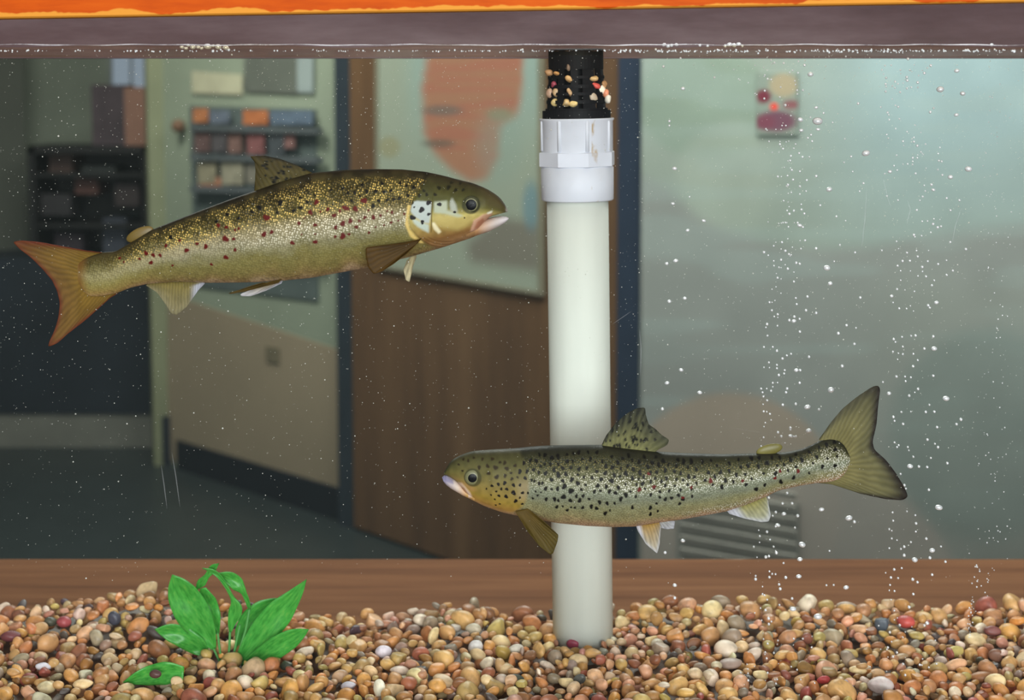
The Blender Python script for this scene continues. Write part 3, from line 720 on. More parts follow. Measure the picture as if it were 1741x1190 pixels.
for k in range(8):
    an = R(k * 45 + 239); off = np.array([math.cos(an), math.sin(an), 0]) * 60.5 * sP
    MB().lathe(ax(256) + off, ax(204) + off, [(0, 3.4*sP), (.95, 3.4*sP), (1, 2.0*sP)], 10).build('rib', m_pvc('white rib', (218, 221, 230)), cpo, True)
blk = paint('black plastic', (20, 20, 23), 0.6, 0.15, 60, None, 0.15)
st = MB()
st.lathe(ax(203), ax(84), [(0, 57*sP), (.02, 58*sP), (.13, 58*sP), (.135, 30*sP), (.98, 30*sP), (.98, 46*sP), (1, 46*sP)], 48)          # flange and core
def ring(y0, y1, r, th=4.5):
    st.lathe(ax(y0), ax(y1), [(0, (r-th)*sP), (0, r*sP), (1, r*sP), (1, (r-th)*sP)], 48, cap=False)
for y0, y1, r in ((118, 84, 46.5), (150, 144, 49), (162, 157, 50), (176, 170, 51), (191, 184, 53), (134, 129, 48)): ring(y0, y1, r)
for k in range(12):
    an = R(k * 30 + 24); wv_ = 6.5 if k % 3 else 12
    for (y0, y1, r0, r1) in ((192, 112, 50, 45),):
        u = np.array([math.cos(an), math.sin(an), 0]); tng = np.array([-u[1], u[0], 0])
        a, b = ax(y0) + u*r0*sP, ax(y1) + u*r1*sP; hw = wv_*sP
        q = [a - tng*hw, a + tng*hw, b + tng*hw*.9, b - tng*hw*.9]; q2 = [p - u*5*sP for p in q]
        st.add(q + q2, [(0,1,2,3),(7,6,5,4),(0,4,5,1),(1,5,6,2),(2,6,7,3),(3,7,4,0)])
st.build('strainer', blk, sp_)
# pebbles caught in the strainer openings
caught = [(934,124,5.5,(206,166,112)),(947,125,5,(220,170,100)),(967,134,6.5,(218,172,120)),(966,115,5,(150,128,108)),(941,145,5.5,(168,70,76)),(934,158,6,(214,180,146)),(946,157,5.5,(222,188,140)),(968,157,6,(226,190,138)),
          (944,175,6,(206,174,122)),(963,176,6,(218,184,130)),(974,176,6,(222,186,130)),(1008,133,8,(222,184,128)),(1011,145,8,(232,110,84)),(1020,152,9,(240,224,206)),(1007,168,8,(206,190,160)),(1030,160,6,(228,140,110)),(1033,168,6,(236,226,210)),(1028,143,5,(196,150,100))]
for k, (px, py, r, c) in enumerate(caught):
    cx = ax(py); dx = (px - (982 + (py - 340) * 9 / 740)); Rr = 46.0 if abs(dx) < 42 else abs(dx) + 4
    yy = YP - math.sqrt(max(Rr*Rr - dx*dx, 0)) * sP
    o = make('pebble', SHAPES[k % 10] * r * 1.4 * pxm(yy), IF, m_stone('caught stone', c), None, True, origin=(0, 0, 0)); o.location = P(px, py, yy); o.rotation_euler = (0, .3*k, .5*k)
    side = 'left' if px < 955 else 'middle' if px < 990 else 'right'
    nmc = 'red' if c[1] < 120 else 'white' if c[2] > 195 else 'tan'
    tag(o, '%s pebble caught in the %s openings of the black strainer' % (nmc, side), 'pebble', 'pebbles caught in the strainer')

# ------------------------------------------------------------------ green plastic plant
LEAF = m_leaf(); STEM = paint('green stem', (84, 150, 80), 0.4, 0.1)
YL = 0.172
pl = empty('aquarium_plant', P(385, 1130, YL), 'bright green leafy plastic plant standing in the gravel at left', 'plant')
def leaf(cl, wid, yo=(0, 0, 0), parent=None, fold=.25, name='leaf', n=34, m=9, tw=0.0, wtab=None, Y0=None):
    """cl: centre line in pixels from base to tip; wid: widest half width in pixels"""
    Y0 = YL if Y0 is None else Y0
    c = resample(cl, n); c[:, 0] = smooth1(c[:, 0], 4); c[:, 1] = smooth1(c[:, 1], 4)
    t = np.linspace(0, 1, n); d = np.gradient(c, axis=0); d /= np.hypot(d[:, 0], d[:, 1])[:, None] + 1e-9
    nx, ny = -d[:, 1], d[:, 0]
    wf = np.interp(t, *zip(*wtab)) if wtab else np.interp(t, [0, .12, .3, .5, .7, .88, 1], [.10, .35, .85, 1, .85, .42, .02])
    wf = smooth1(wf, 3) * wid * 1.12
    yc = np.interp(t, [0, .5, 1], yo)
    v, uv = [], []
    for i in range(n):
        for j in range(m):
            k = j / (m - 1) * 2 - 1
            px = c[i, 0] + nx[i]*wf[i]*k; py = c[i, 1] + ny[i]*wf[i]*k
            yy = Y0 + yc[i] + fold * wf[i] * pxm(Y0) * (1 - abs(k)) + .0012 * math.sin(t[i]*11 + k*2)
            v.append(P(px, py, yy)); uv.append((t[i], j / (m - 1)))
    o = make(name, v, grid_faces(n, m), LEAF, parent, True, uv=uv)
    so = o.modifiers.new('thickness', 'SOLIDIFY'); so.thickness = .0006
    return o
def stem(pts, r, yo=0.0):
    p = resample(pts, 14); m = MB(); c = [P(a, b, YL + yo) for a, b in p]
    v = []; f = []
    for i, q in enumerate(c):
        for k in range(8): a = k * math.pi / 4; v.append(q + np.array([math.cos(a), math.sin(a), 0]) * r * pxm(YL))
    make('stem', v, grid_faces(14, 8, True), STEM, pl, True)
leaf([(364,1104),(350,1078),(330,1048),(310,1012),(293,977)], 27, (0,-.012,-.02), pl, wtab=[(0,.12),(.15,.5),(.35,.9),(.55,1),(.75,.85),(.9,.5),(1,.03)])
leaf([(370,1078),(363,1050),(351,1020),(345,1000)], 14, (.01,.006,.0), pl, wtab=[(0,.15),(.4,.9),(.7,1),(1,.35)])
leaf([(333,1002),(345,988),(356,974),(364,964),(372,958)], 7, (.004,-.004,-.01), pl, wtab=[(0,.1),(.25,1),(.5,.55),(.75,.8),(.9,.5),(1,.05)])
leaf([(391,1076),(394,1058),(400,1042),(402,1030),(394,1014),(383,994),(372,978),(360,970),(344,966)], 11, (0,-.008,-.014), pl, wtab=[(0,.1),(.12,.5),(.27,1),(.36,.8),(.42,.3),(.6,.22),(.75,.22),(.88,.35),(1,.03)])
leaf([(424,1036),(421,1022),(413,1004),(398,988),(384,979),(370,974)], 11, (.01,.0,-.006), pl, wtab=[(0,.18),(.2,.25),(.36,.4),(.55,1),(.75,.9),(.9,.4),(1,.04)])
leaf([(404,1116),(412,1088),(424,1060),(445,1040),(468,1026),(486,1018)], 19, (.014,.016,.018), pl)
leaf([(408,1122),(430,1098),(455,1066),(482,1034),(505,1008),(521,985)], 22, (0,-.004,-.008), pl, wtab=[(0,.3),(.15,.75),(.35,1),(.6,.95),(.78,.55),(.9,.3),(1,.02)])
leaf([(412,1135),(435,1122),(465,1104),(495,1086),(525,1070)], 17, (-.004,-.014,-.02), pl, wtab=[(0,.3),(.2,.7),(.5,1),(.75,.85),(.9,.45),(1,.03)])
leaf([(356,1116),(335,1098),(310,1082),(285,1074),(263,1070)], 17, (.0,-.008,-.012), pl, wtab=[(0,.2),(.25,.85),(.5,1),(.75,.8),(.9,.4),(1,.03)])
for q in ([(363,1102),(369,1116),(376,1130)], [(370,1076),(373,1100),(378,1132)], [(391,1074),(390,1100),(387,1132)], [(408,1062),(402,1090),(394,1130)], [(424,1036),(418,1070),(400,1128)], [(405,1116),(402,1130)]): stem(q, 2.2)
dl = leaf([(312,1146),(290,1144),(268,1146),(240,1152),(209,1160)], 18, (.0,.0,.0), None, .1, 'fallen_leaf', wtab=[(0,.6),(.3,1),(.6,.8),(.85,.4),(1,.03)], Y0=.104)
tag(dl, 'loose green leaf lying flat on the gravel at lower left', 'leaf')
o = make('pebble', SHAPES[3] * 11 * pxm(.094), IF, m_stone('dark plum stone', (86, 58, 54)), None, True, origin=(0, 0, 0)); o.location = P(264, 1146, .094); tag(o, 'dark plum pebble resting on the loose green leaf', 'pebble', 'gravel pebbles')

# ------------------------------------------------------------------ trout
def prof(ptsx, x, k=6): 
    p = np.array(sorted(ptsx)); return np.interp(x, p[:, 0], p[:, 1])
def smooth_prof(p, x0, x1, k):
    xs = np.linspace(x0, x1, 700); return xs, smooth1(prof(p, xs), k)
class Trout:
    def __init__(s, name, label, Y0, top, bot, xt, xn, jaw, jx, wfac, colour, mat, bend, eye, plate_fn):
        """xt: tail end pixel, xn: nose pixel; jaw: (upper edge, lower edge) of the lower jaw; jx: jaw root x, jaw tip x"""
        s.Y0 = Y0; s.sg = 1 if xn > xt else -1; s.bend = bend; s.xt, s.xn = xt, xn
        lo, hi = min(xt, xn), max(xt, xn)
        s.tx, s.ty = smooth_prof(top, lo, hi, 30); _, s.by = smooth_prof(bot, lo, hi, 30)
        s.wfac = wfac; s.plate = plate_fn
        mid = (xt + xn) / 2
        s.root = empty(name, P(mid, float(s.mid(mid)), Y0), label, 'trout')
        NU, NV = 640, 440
        u = np.linspace(0, 1, NU); u = u + 0.035 * np.sin(2 * np.pi * u) * -1 * .5
        x = xt + (xn - xt) * u
        verts, pxy, t, ang = s.loft(x, s.top, s.bot, NV, 1.0)
        faces = grid_faces(NU, NV, True) + [tuple(range(NV)), tuple(range((NU-1)*NV, NU*NV))[::-1]]
        # lower jaw
        ju = np.linspace(0, 1, 90) ** .8; jxs = jx[0] + (jx[1] - jx[0]) * ju
        JT, JB = sorted(jaw[0]), sorted(jaw[1])
        v2, p2, t2, a2 = s.loft(jxs, lambda q: prof(JT, q), lambda q: prof(JB, q), 90, .86, True)
        f2 = [[k + len(verts) for k in f] for f in grid_faces(90, 90, True) + [tuple(range(90)), tuple(range(89*90, 90*90))[::-1]]]
        verts = np.concatenate([verts, v2]); pxy = np.concatenate([pxy, p2]); t = np.r_[t, t2]
        isjaw = np.r_[np.zeros(len(t) - len(t2), bool), np.ones(len(t2), bool)]
        tt_ = np.clip((pxy[:, 1] - s.top(pxy[:, 0])) / np.maximum(s.botfull(pxy[:, 0], JB, jx) - s.top(pxy[:, 0]), 1), 0, 1.1)
        col, zone = colour(pxy[:, 0], pxy[:, 1], tt_, isjaw)
        ca, sa = math.cos(R(12 * -s.sg)), math.sin(R(12 * -s.sg))
        k = 1 / 4.3
        uv = np.stack([pxy[:, 0] * k * ca - pxy[:, 1] * k * sa, pxy[:, 0] * k * sa + pxy[:, 1] * k * ca], 1)
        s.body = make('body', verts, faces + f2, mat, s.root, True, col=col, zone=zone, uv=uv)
        for side in (-1, 1): s.eye(eye, side)
    def top(s, x): return np.interp(x, s.tx, s.ty)
    def bot(s, x): return np.interp(x, s.tx, s.by)
    def botfull(s, x, JB, jx):
        inj = (x - jx[0]) * s.sg > 0
        return np.where(inj, prof(JB, x), s.bot(x))
    def mid(s, x): return (s.top(x) + s.bot(x)) / 2
    def yc(s, x): return s.bend((x - s.xt) / (s.xn - s.xt))
    def hw(s, x):
        """half width of the body in pixels"""
        u = (x - s.xt) / (s.xn - s.xt)
        return (np.interp(u, [0, .01, .06, .2, .4, .6, .75, .88, .95, .985, 1.0], s.wfac))
    def loft(s, x, top, bot, NV, wk, jaw=False):
        a = np.linspace(0, 2*np.pi, NV, endpoint=False)
        T, B = top(x), bot(x); cyy = (T + B) / 2; hh = np.maximum((B - T) / 2, .4)
        w = s.hw(np.clip(x, min(s.xt, s.xn), max(s.xt, s.xn))) * wk
        if jaw:
            w = w[0] * np.interp(np.linspace(0, 1, len(x)), [0, .3, .6, .85, .96, 1], [.86, .80, .64, .42, .25, .08])
        px = np.repeat(x, NV); ca, sa = np.cos(a), np.sin(a)
        py = (cyy[:, None] - hh[:, None] * np.sign(ca) * np.abs(ca) ** .95).ravel()
        sy = (w[:, None] * np.sign(sa) * np.abs(sa) ** .88)
        bump = s.plate(px, py).reshape(sy.shape) * np.abs(sa)[None, :]
        off = (sy + np.sign(sa)[None, :] * bump * (0 if jaw else 1)).ravel()
        m = pxm(s.Y0)
        p = P(px, py, np.full(len(px), s.Y0)); p[:, 1] = s.Y0 + np.repeat(s.yc(x), NV) + off * m
        return p, np.stack([px, py], 1), None if False else np.zeros(len(px)), np.tile(a, len(x))
    def side_off(s, px, py):
        """half width at a pixel on the flank"""
        c = (s.mid(px) - py) / max((s.bot(px) - s.top(px)) / 2, 1); c = max(-1, min(1, c))
        return float(s.hw(px) * (1 - abs(c) ** 2.1) ** .45 + s.plate(np.array([px]), np.array([py]))[0])
    def eye(s, e, side):
        ex, ey, ri, rp, icol = e; m = pxm(s.Y0)
        ys = s.Y0 + float(s.yc(ex)) + side * s.side_off(ex, ey) * m
        c = P(ex, ey, s.Y0); c[1] = ys - side * 1.7 * m
        v, f = [], []; rings = 14; seg = 32
        for i in range(rings):
            th = i / (rings - 1) * math.pi * .5; rr = math.sin(th) * ri * m; dd = math.cos(th) * 5.0 * m
            for j in range(seg):
                a = 2*math.pi*j/seg; v.append((c[0] + rr*math.cos(a), c[1] + side*dd, c[2] + rr*math.sin(a)))
        o = make('eye', v, grid_faces(rings, seg, True) + [tuple(range(seg))], icol, s.root, True)
        for nm, mt, rr0, lift in (('iris_ring', RINGM, rp * 1.16, .18), ('pupil', PUPIL, rp, .36)):
            v = []; pr_ = math.asin(min(1, rr0 / ri))
            for i in range(8):
                th = i / 7 * pr_; rr = math.sin(th) * ri * m; dd = math.cos(th) * 5.0 * m + lift * m
                for j in range(seg):
                    a = 2*math.pi*j/seg; v.append((c[0] + rr*math.cos(a), c[1] + side*dd, c[2] + rr*math.sin(a)))
            make(nm, v, grid_faces(8, seg, True) + [tuple(range(seg))], mt, o, True)
    def fin(s, name, root, outer, fcol, nray, y_root=0.0, y_tip=0.0, n=72, m=26, curl=0.0):
        """membrane between the root line and the outer outline, both in pixels; thin but solid"""
        r, o = resample(root, n), resample(outer, n); o[:, 0] = smooth1(o[:, 0], 1); o[:, 1] = smooth1(o[:, 1], 1)
        t = np.linspace(0, 1, m); u = np.linspace(0, 1, n)
        px = r[:, None, 0] * (1 - t) + o[:, None, 0] * t; py = r[:, None, 1] * (1 - t) + o[:, None, 1] * t
        U = np.repeat(u, m); T = np.tile(t, n)
        yy = (y_root + (y_tip - y_root) * T) * pxm(s.Y0) + curl * np.sin(U * 3.0) * T * pxm(s.Y0) + s.yc(np.clip(px.ravel(), min(s.xt, s.xn), max(s.xt, s.xn))) + .12*pxm(s.Y0)*np.sin(U*nray*6.28)*T
        p = P(px.ravel(), py.ravel(), np.full(n*m, s.Y0)); p[:, 1] = s.Y0 + yy
        col = fcol(px.ravel(), py.ravel(), U, T)
        ob = make(name, p, grid_faces(n, m), m_fin('fin membrane %d' % nray, nray), s.root, True, col=col, uv=np.stack([U, T], 1))
        so = ob.modifiers.new('thickness', 'SOLIDIFY'); so.thickness = .0005; so.offset = 0
        return ob
    def lobe(s, name, c, rx, ry, rot, mat):
        """fleshy adipose fin: flattened ellipsoid bent over"""
        v = IV * np.array([rx, 4.0, ry]); ca, sa = math.cos(R(rot)), math.sin(R(rot)); k = pxm(s.Y0)
        x = v[:, 0]*ca - v[:, 2]*sa; z = v[:, 0]*sa + v[:, 2]*ca
        p = P(c[0] + x, c[1] + z, np.full(len(x), s.Y0)); p[:, 1] = s.Y0 + float(s.yc(c[0])) + v[:, 1] * k
        return make(name, p, IF, mat, s.root, True)
t = NT('eye pupil'); PUPIL = t.done(t.pr((0.004, 0.004, 0.005, 1), 0.3, Specular_IOR_Level=0.12).outputs[0])
t = NT('olive iris'); IRIS1 = t.done(t.pr(rgba((62, 62, 40)), 0.3, Specular_IOR_Level=0.4).outputs[0])
t = NT('gold iris ring'); RINGM = t.done(t.pr(rgba((124, 120, 86)), 0.3, Specular_IOR_Level=0.4).outputs[0])
t = NT('pale iris'); IRIS2 = t.done(t.pr(rgba((112, 110, 78)), 0.3, Specular_IOR_Level=0.4).outputs[0])
def gradcol(t, stops):
    k = [q[0] for q in stops]; c = np.array([lin(q[1]) for q in stops]); return np.stack([np.interp(t, k, c[:, i]) for i in range(3)], 1)
def spots(col, x, y, lst, c, edge=.28, kill=None):
    for q in lst:
        sx, sy, r = q[:3]; ex = q[3] if len(q) > 3 else 1.0
        near = (np.abs(x - sx) < 2.2*r) & (np.abs(y - sy) < 2.2*r*max(1, ex))
        if not near.any(): continue
        xx, yy = x[near], y[near]
        an = np.arctan2(yy - sy, xx - sx)
        rr = r * (1 + .16*np.sin(an*2 + sx) + .12*np.sin(an*3 + sy))
        d = np.hypot(xx - sx, (yy - sy) / ex) / rr
        m = sstep(1 + edge, 1 - edge, d)
        col[near] = col[near] * (1 - m[:, None]) + np.asarray(lin(c)) * m[:, None]
        if kill is not None: kill[near] *= (1 - m)[:, None]
def sc(lst, k, x0, y0, e=1.0): return [(x0 + a*k, y0 + b*k, r*k, e) for a, b, r in lst]

# --- left trout
T1 = [(126,452),(132,446),(140,441),(150,437),(169,431),(193,429),(218,414),(257,391),(302,373),(348,355),(393,338),(432,325),(480,308),(530,294),(585,289),(640,287.5),(682,288),(723,292),(751,298),(778,305),(806,312),(828,321),(847,333),(856,343),(861,351),(863,357)]
B1 = [(126,480),(132,494),(140,503),(150,507),(170,506),(196,500),(218,491),(248,484),(302,479.5),(348,481),(393,480.5),(440,479.5),(481,477),(530,472),(585,462),(629,454),(668,443),(696,437),(723,429),(751,421),(778,412),(800,405),(810,401),(816,395),(821,384),(826,374),(832,368.5),(840,366),(852,363),(863,360)]
J1u = [(792,384),(806,378),(820,374),(839,369),(852,367.5),(861,368.5),(865,370.5)]
J1l = [(792,405.5),(806,402),(833,393),(850,384),(858,379),(863,374.5),(865,372)]
S1_black = sc([(95,260,14),(165,300,14),(315,285,9),(100,355,18),(30,385,14),(825,335,18),(880,285,16),(965,275,13),(1030,270,13),(1085,260,15),(1170,235,14),(1225,155,14),(1155,140,12),(850,190,16),(760,195,16),(930,195,14),(1000,185,14),(570,210,12),(640,205,14),(520,165,12),(400,180,10),(710,130,14),(910,115,14),(1090,110,14),(420,325,9),(610,285,12),(690,240,12),(240,230,11)], .168, 500, 290)
S1_black += sc([(600,650,10),(512,670,9),(590,690,6),(657,682,6),(482,688,6),(135,798,8),(425,715,6),(375,700,7),(330,730,6)], .4032, 240, 80)
S1_red = sc([(260,300,20),(200,400,20),(300,395,9),(375,370,16),(495,385,13),(440,430,18),(545,355,22),(575,365,14),(650,365,22),(735,285,24),(780,380,10),(1015,400,13),(965,385,9),(900,430,12),(830,450,18),(745,450,14),(690,485,12),(600,485,20),(525,510,22),(455,550,17),(660,545,15),(250,525,16),(90,505,12),(145,460,7),(525,635,24),(585,615,12),(450,640,12),(785,600,11),(850,545,8),(935,525,8),(1005,500,12),(1075,480,8),(1135,415,10),(20,705,15),(250,695,18),(115,620,8),(250,615,8)], .168, 500, 290)
S1_red += sc([(545,711,11),(535,780,9),(567,770,7),(372,800,11),(407,800,6),(373,877,8),(288,833,8),(205,850,8),(250,822,6),(310,908,5),(413,845,6),(50,905,7),(28,866,8),(60,873,7),(90,873,6),(115,833,6),(143,915,4),(653,814,7),(680,733,6),(428,757,5),(375,752,6),(413,763,5),(175,810,5),(340,745,7),(0,890,5),(-70,905,4),(-90,890,5)], .4032, 240, 80)
S1_op = sc([(408,485,33),(315,578,37),(195,680,36),(325,742,26),(550,508,28),(408,637,22),(750,612,18),(217,543,12),(880,690,10),(180,480,30)], .126, 680, 280)
S1_top = sc([(540,295,26),(665,290,30),(760,325,25),(860,325,20),(490,380,22),(820,240,20),(380,380,22),(280,390,24),(340,330,20),(700,230,20),(950,240,20)], .126, 680, 280)
OP1 = [(735,290),(716,320),(702,345),(697,368),(700,384),(712,399),(728,412),(748,421),(770,416),(800,404),(866,380),(866,290)]
def plate1(x, y):
    m = poly_soft(x, y, OP1, 2.2); pre = sstep(736.5, 738.5, x + (y-350)*.03) * sstep(318, 330, y)
    jawline = poly_soft(x, y, [(800,392),(806,372),(822,362),(838,360),(834,372),(818,386)], 1.6)
    return 2.4*m + 1.1*pre*m + 2.2*jawline
def colour1(x, y, t, isjaw):
    n1 = vnoise(x/26, y/18, 1); n2 = vnoise(x/7, y/7, 2)
    tn = t + (n1 - .5) * .10
    col = gradcol(tn, [(0,(40,34,22)),(.06,(58,50,28)),(.16,(84,74,38)),(.28,(112,100,54)),(.36,(138,124,80)),(.46,(168,154,118)),(.56,(160,150,118)),(.64,(136,128,92)),(.74,(124,114,66)),(.86,(128,114,66)),(.93,(136,114,72)),(1,(176,148,116))])
    col *= (.88 + .24*n2)[:, None]
    mot = sstep(.35,.62, .6*vnoise(x/11, y/9, 21) + .4*vnoise(x/24, y/16, 22)); mot = 1 - (1-mot)*sstep(.52,.30,t)
    col *= (.46 + .44*mot)[:, None]
    ped = sstep(330, 150, x)[:, None]
    col = col*(1 - ped*.7) + gradcol(tn, [(0,(62,52,26)),(.2,(96,84,44)),(.45,(150,140,92)),(.7,(148,134,76)),(1,(150,118,62))]) * ped*.7
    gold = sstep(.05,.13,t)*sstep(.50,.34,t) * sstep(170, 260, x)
    silver = sstep(.34,.46,t)*sstep(.66,.54,t)*sstep(330,520,x)*.9  # gold and silver masks place the painted scale glints
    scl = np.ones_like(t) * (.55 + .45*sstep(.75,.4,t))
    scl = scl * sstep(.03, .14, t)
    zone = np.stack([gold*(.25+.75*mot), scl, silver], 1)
    spots(col, x, y, [(a, b, r*1.2, e) for a, b, r, e in S1_black], (15,12,9), .3, zone); spots(col, x, y, [(a, b, r*1.25, e) for a, b, r, e in S1_red], (86,15,11), .3, zone)
    hd = poly_soft(x, y, OP1, 2.0)
    h = gradcol(t, [(0,(50,42,26)),(.12,(58,54,28)),(.30,(74,72,34)),(.42,(104,100,52)),(.55,(176,160,92)),(.7,(150,124,68)),(.84,(124,88,50)),(1,(160,122,84))])
    h *= (.85 + .3*n2)[:, None]
    h = blend(h, sstep(800, 845, x)*sstep(.65,.3,t)*.7, (78,66,42))
    h = blend(h, poly_soft(x, y, [(703,340),(712,338),(736,340),(735,362),(732,376),(722,374),(708,364),(701,355)], 1.6), (172,178,172))
    h = blend(h, poly_soft(x, y, [(704,366),(720,374),(732,378),(731,392),(714,382),(706,374)], 2) , (178,186,172))
    h = blend(h, poly_soft(x, y, [(740,340),(762,338),(762,354),(776,358),(790,364),(780,367),(758,360),(740,358)], 2)*.9, (170,174,152))
    h = blend(h, poly_soft(x, y, [(770,333),(777,345),(780,358),(768,355),(766,342)], 2)*.85, (164,166,154))
    h = blend(h, poly_soft(x, y, [(738,360),(760,362),(790,368),(808,364),(800,378),(780,388),(758,384),(740,374)], 4)*.75, (180,160,96))
    h = blend(h, poly_soft(x, y, [(736,374),(741,374),(752,390),(748,394),(740,386)], 1.5)*.85, (226,214,176))
    h = blend(h, sstep(1.4, .6, np.abs(x - 736.5 + (y-350)*.03)) * sstep(336,342,y)*sstep(394,388,y)*.8, (90,72,40))
    for k in range(4): 
        cx_, cy_ = 726 + k*3, 398 + k*5
        h = blend(h, sstep(1.6, .5, np.abs(np.hypot((x-760)/1.25, y-372) - (36 + k*5))) * sstep(396,402,y) * sstep(780,760,x)*.6, (96,66,32))
    h = blend(h, poly_soft(x, y, [(800,392),(806,372),(822,362),(838,360),(834,372),(818,386)], 1.6)*.9, (186,142,118))
    h = blend(h, poly_soft(x, y, [(806,388),(812,374),(822,368),(824,374),(814,386)], 1.6)*.8, (150,92,66))
    h = blend(h, sstep(858, 862, x)*.5*(~isjaw), (190,184,176))
    h = blend(h, poly_soft(x, y, [(828,360),(838,356),(836,360),(830,362)],1.5)*.9, (220,216,200))
    h = blend(h, sstep(17, 14, np.hypot(x-802, y-345.5))*.8, (44,44,24))
    spots(h, x, y, S1_op, (22,16,18), .14); spots(h, x, y, S1_top, (30,28,16), .4)
    col = col*(1 - hd[:, None]) + h*hd[:, None]; zone *= (1 - hd)[:, None]
    rim = poly_soft(x, y, [(696,345),(703,345),(699,368),(702,384),(714,400),(724,410),(716,410),(700,398),(692,378)], 1.5) * (1-hd)
    col = blend(col, rim, (206,176,104)); zone *= (1 - rim)[:, None]
    j = isjaw & (x > 808)
    jc = gradcol(np.clip((x - 790)/75, 0, 1), [(0,(150,104,60)),(.30,(166,122,84)),(.45,(186,154,132)),(.7,(190,176,170)),(1,(208,200,204))])
    jc = blend(jc, sstep(.96,1.0,t)*.5, (214,206,200))
    col[j] = jc[j]
    belly = sstep(.97, 1.02, t) * sstep(180, 300, x); col = blend(col, np.clip(belly, 0, 1)*.4, (196,176,150))
    # rusty arc where the scales end at the tail
    col = blend(col, sstep(150, 128, x)*.75, (120, 82, 38)); zone *= sstep(128, 150, x)[:, None]*.9 + .1
    return np.clip(col, 0, 1), np.clip(zone, 0, 1)
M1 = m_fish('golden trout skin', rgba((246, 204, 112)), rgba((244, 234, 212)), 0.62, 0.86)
f1_ = Trout('trout', 'large golden trout with red spots swimming right near the surface at left, mouth open', .105, T1, B1, 126, 863, (J1u, J1l), (792, 865), [1.5, 5, 14, 26, 41, 49, 50, 40, 25, 13, 3], colour1, M1,
            lambda u: .012*(1-np.clip(u/.5,0,1))**2, (802, 345.5, 14, 9.2, IRIS1), plate1)
def finc(base, tip, a0=.95, a1=.85, edge=None, spotl=None, espan=.12):
    def f(x, y, U, T):
        c = np.array([np.interp(T, [0, 1], [lin(base)[i], lin(tip)[i]]) for i in range(3)]).T
        c *= (.85 + .3*vnoise(U*14, T*6, 4))[:, None]
        if spotl: spots(c, x, y, spotl, (26, 24, 16), .35)
        al = np.interp(T, [0, .6, 1], [a0, (a0+a1)/2, a1])
        if edge is not None:
            col_e, fn = edge; k = fn(U, T); c = blend(c, np.clip(k, 0, 1), col_e)
        return np.concatenate([np.clip(c, 0, 1), al[:, None]], 1)
    return f
dsp = [(440+random.random()*80, 270+random.random()*45, 2.0+random.random()*1.4, .7) for _ in range(34)]
f1_.fin('dorsal_fin', [(531,296),(500,303),(470,314),(432,328)], [(530,294),(505,281),(475,270),(450,265),(424,266),(432,272),(434,290),(433,308),(432,326)], finc((104,92,48),(84,72,38), .97, .9, ((40,34,24), lambda U,T: sstep(.80,1,T)*sstep(.62,.45,U)*.9), dsp), 13, 0, 3)
f1_.lobe('adipose_fin', (235, 399.5), 25, 11, -24, paint('adipose gold', (104, 84, 38), 0.35, 0.15, 60))
cf1 = lambda U, T: np.maximum(sstep(.55, 1.0, T)*sstep(.40,.22,U)*.9, np.maximum(sstep(.80,1,T)*.75, sstep(.5,1,T)*sstep(.70,.82,U)*.8))
f1_.fin('tail_fin', [(171,432),(152,438),(138,447),(131,464),(134,484),(148,500),(170,505),(197,499)], [(168,431),(140,428),(100,421),(60,413.5),(30,411),(14,413),(25,425),(45,440),(65,460),(82,480),(91,500),(95,520),(92,545),(86,565),(78,582),(74,594),(90,588),(110,570),(140,547),(165,525),(182,509),(197,500)], finc((150,118,48),(128,92,50), .98, .95, ((128,56,40), cf1)), 26, 0, -4, 120, 34, 4)
f1_.fin('pectoral_fin', [(719,401),(716,405),(711,410)], [(696,407.5),(654,411.5),(628,414),(628,428),(632,447),(641,458),(654,454),(674,441),(696,424)], finc((92,66,22),(98,70,28), .99, .97), 19, -47, -66)
f1_.fin('pectoral_fin', [(706,434),(698,438)], [(706,440),(700,456),(694,483),(688,480),(684,462),(690,446)], finc((206,192,150),(226,214,180), .95, .9), 5, 20, 30)
f1_.fin('pelvic_fin', [(482,472),(470,475),(458,478)], [(478,477),(450,484),(420,492),(396,496),(393,495),(410,490),(430,483),(450,477)], finc((120,96,44),(108,88,48), .97, .95), 7, -20, -30)
f1_.fin('pelvic_fin', [(482,475),(470,477),(458,479)], [(480,480),(455,492),(428,502),(412,502),(410,499),(425,493),(445,484)], finc((176,150,92),(226,222,226), .95, .85, ((232,232,244), lambda U,T: sstep(.3,.05,U)*.9)), 7, -4, -12)
f1_.fin('anal_fin', [(349,478),(320,479),(285,481),(248,484)], [(347,483),(338,492),(318,521),(300,536),(290,533),(281,518),(266,498),(247,486)], finc((150,132,66),(160,150,116), .95, .72, ((220,220,236), lambda U,T: sstep(.30,.12,U)*sstep(.1,.4,T)*.9)), 20, 0, -5)

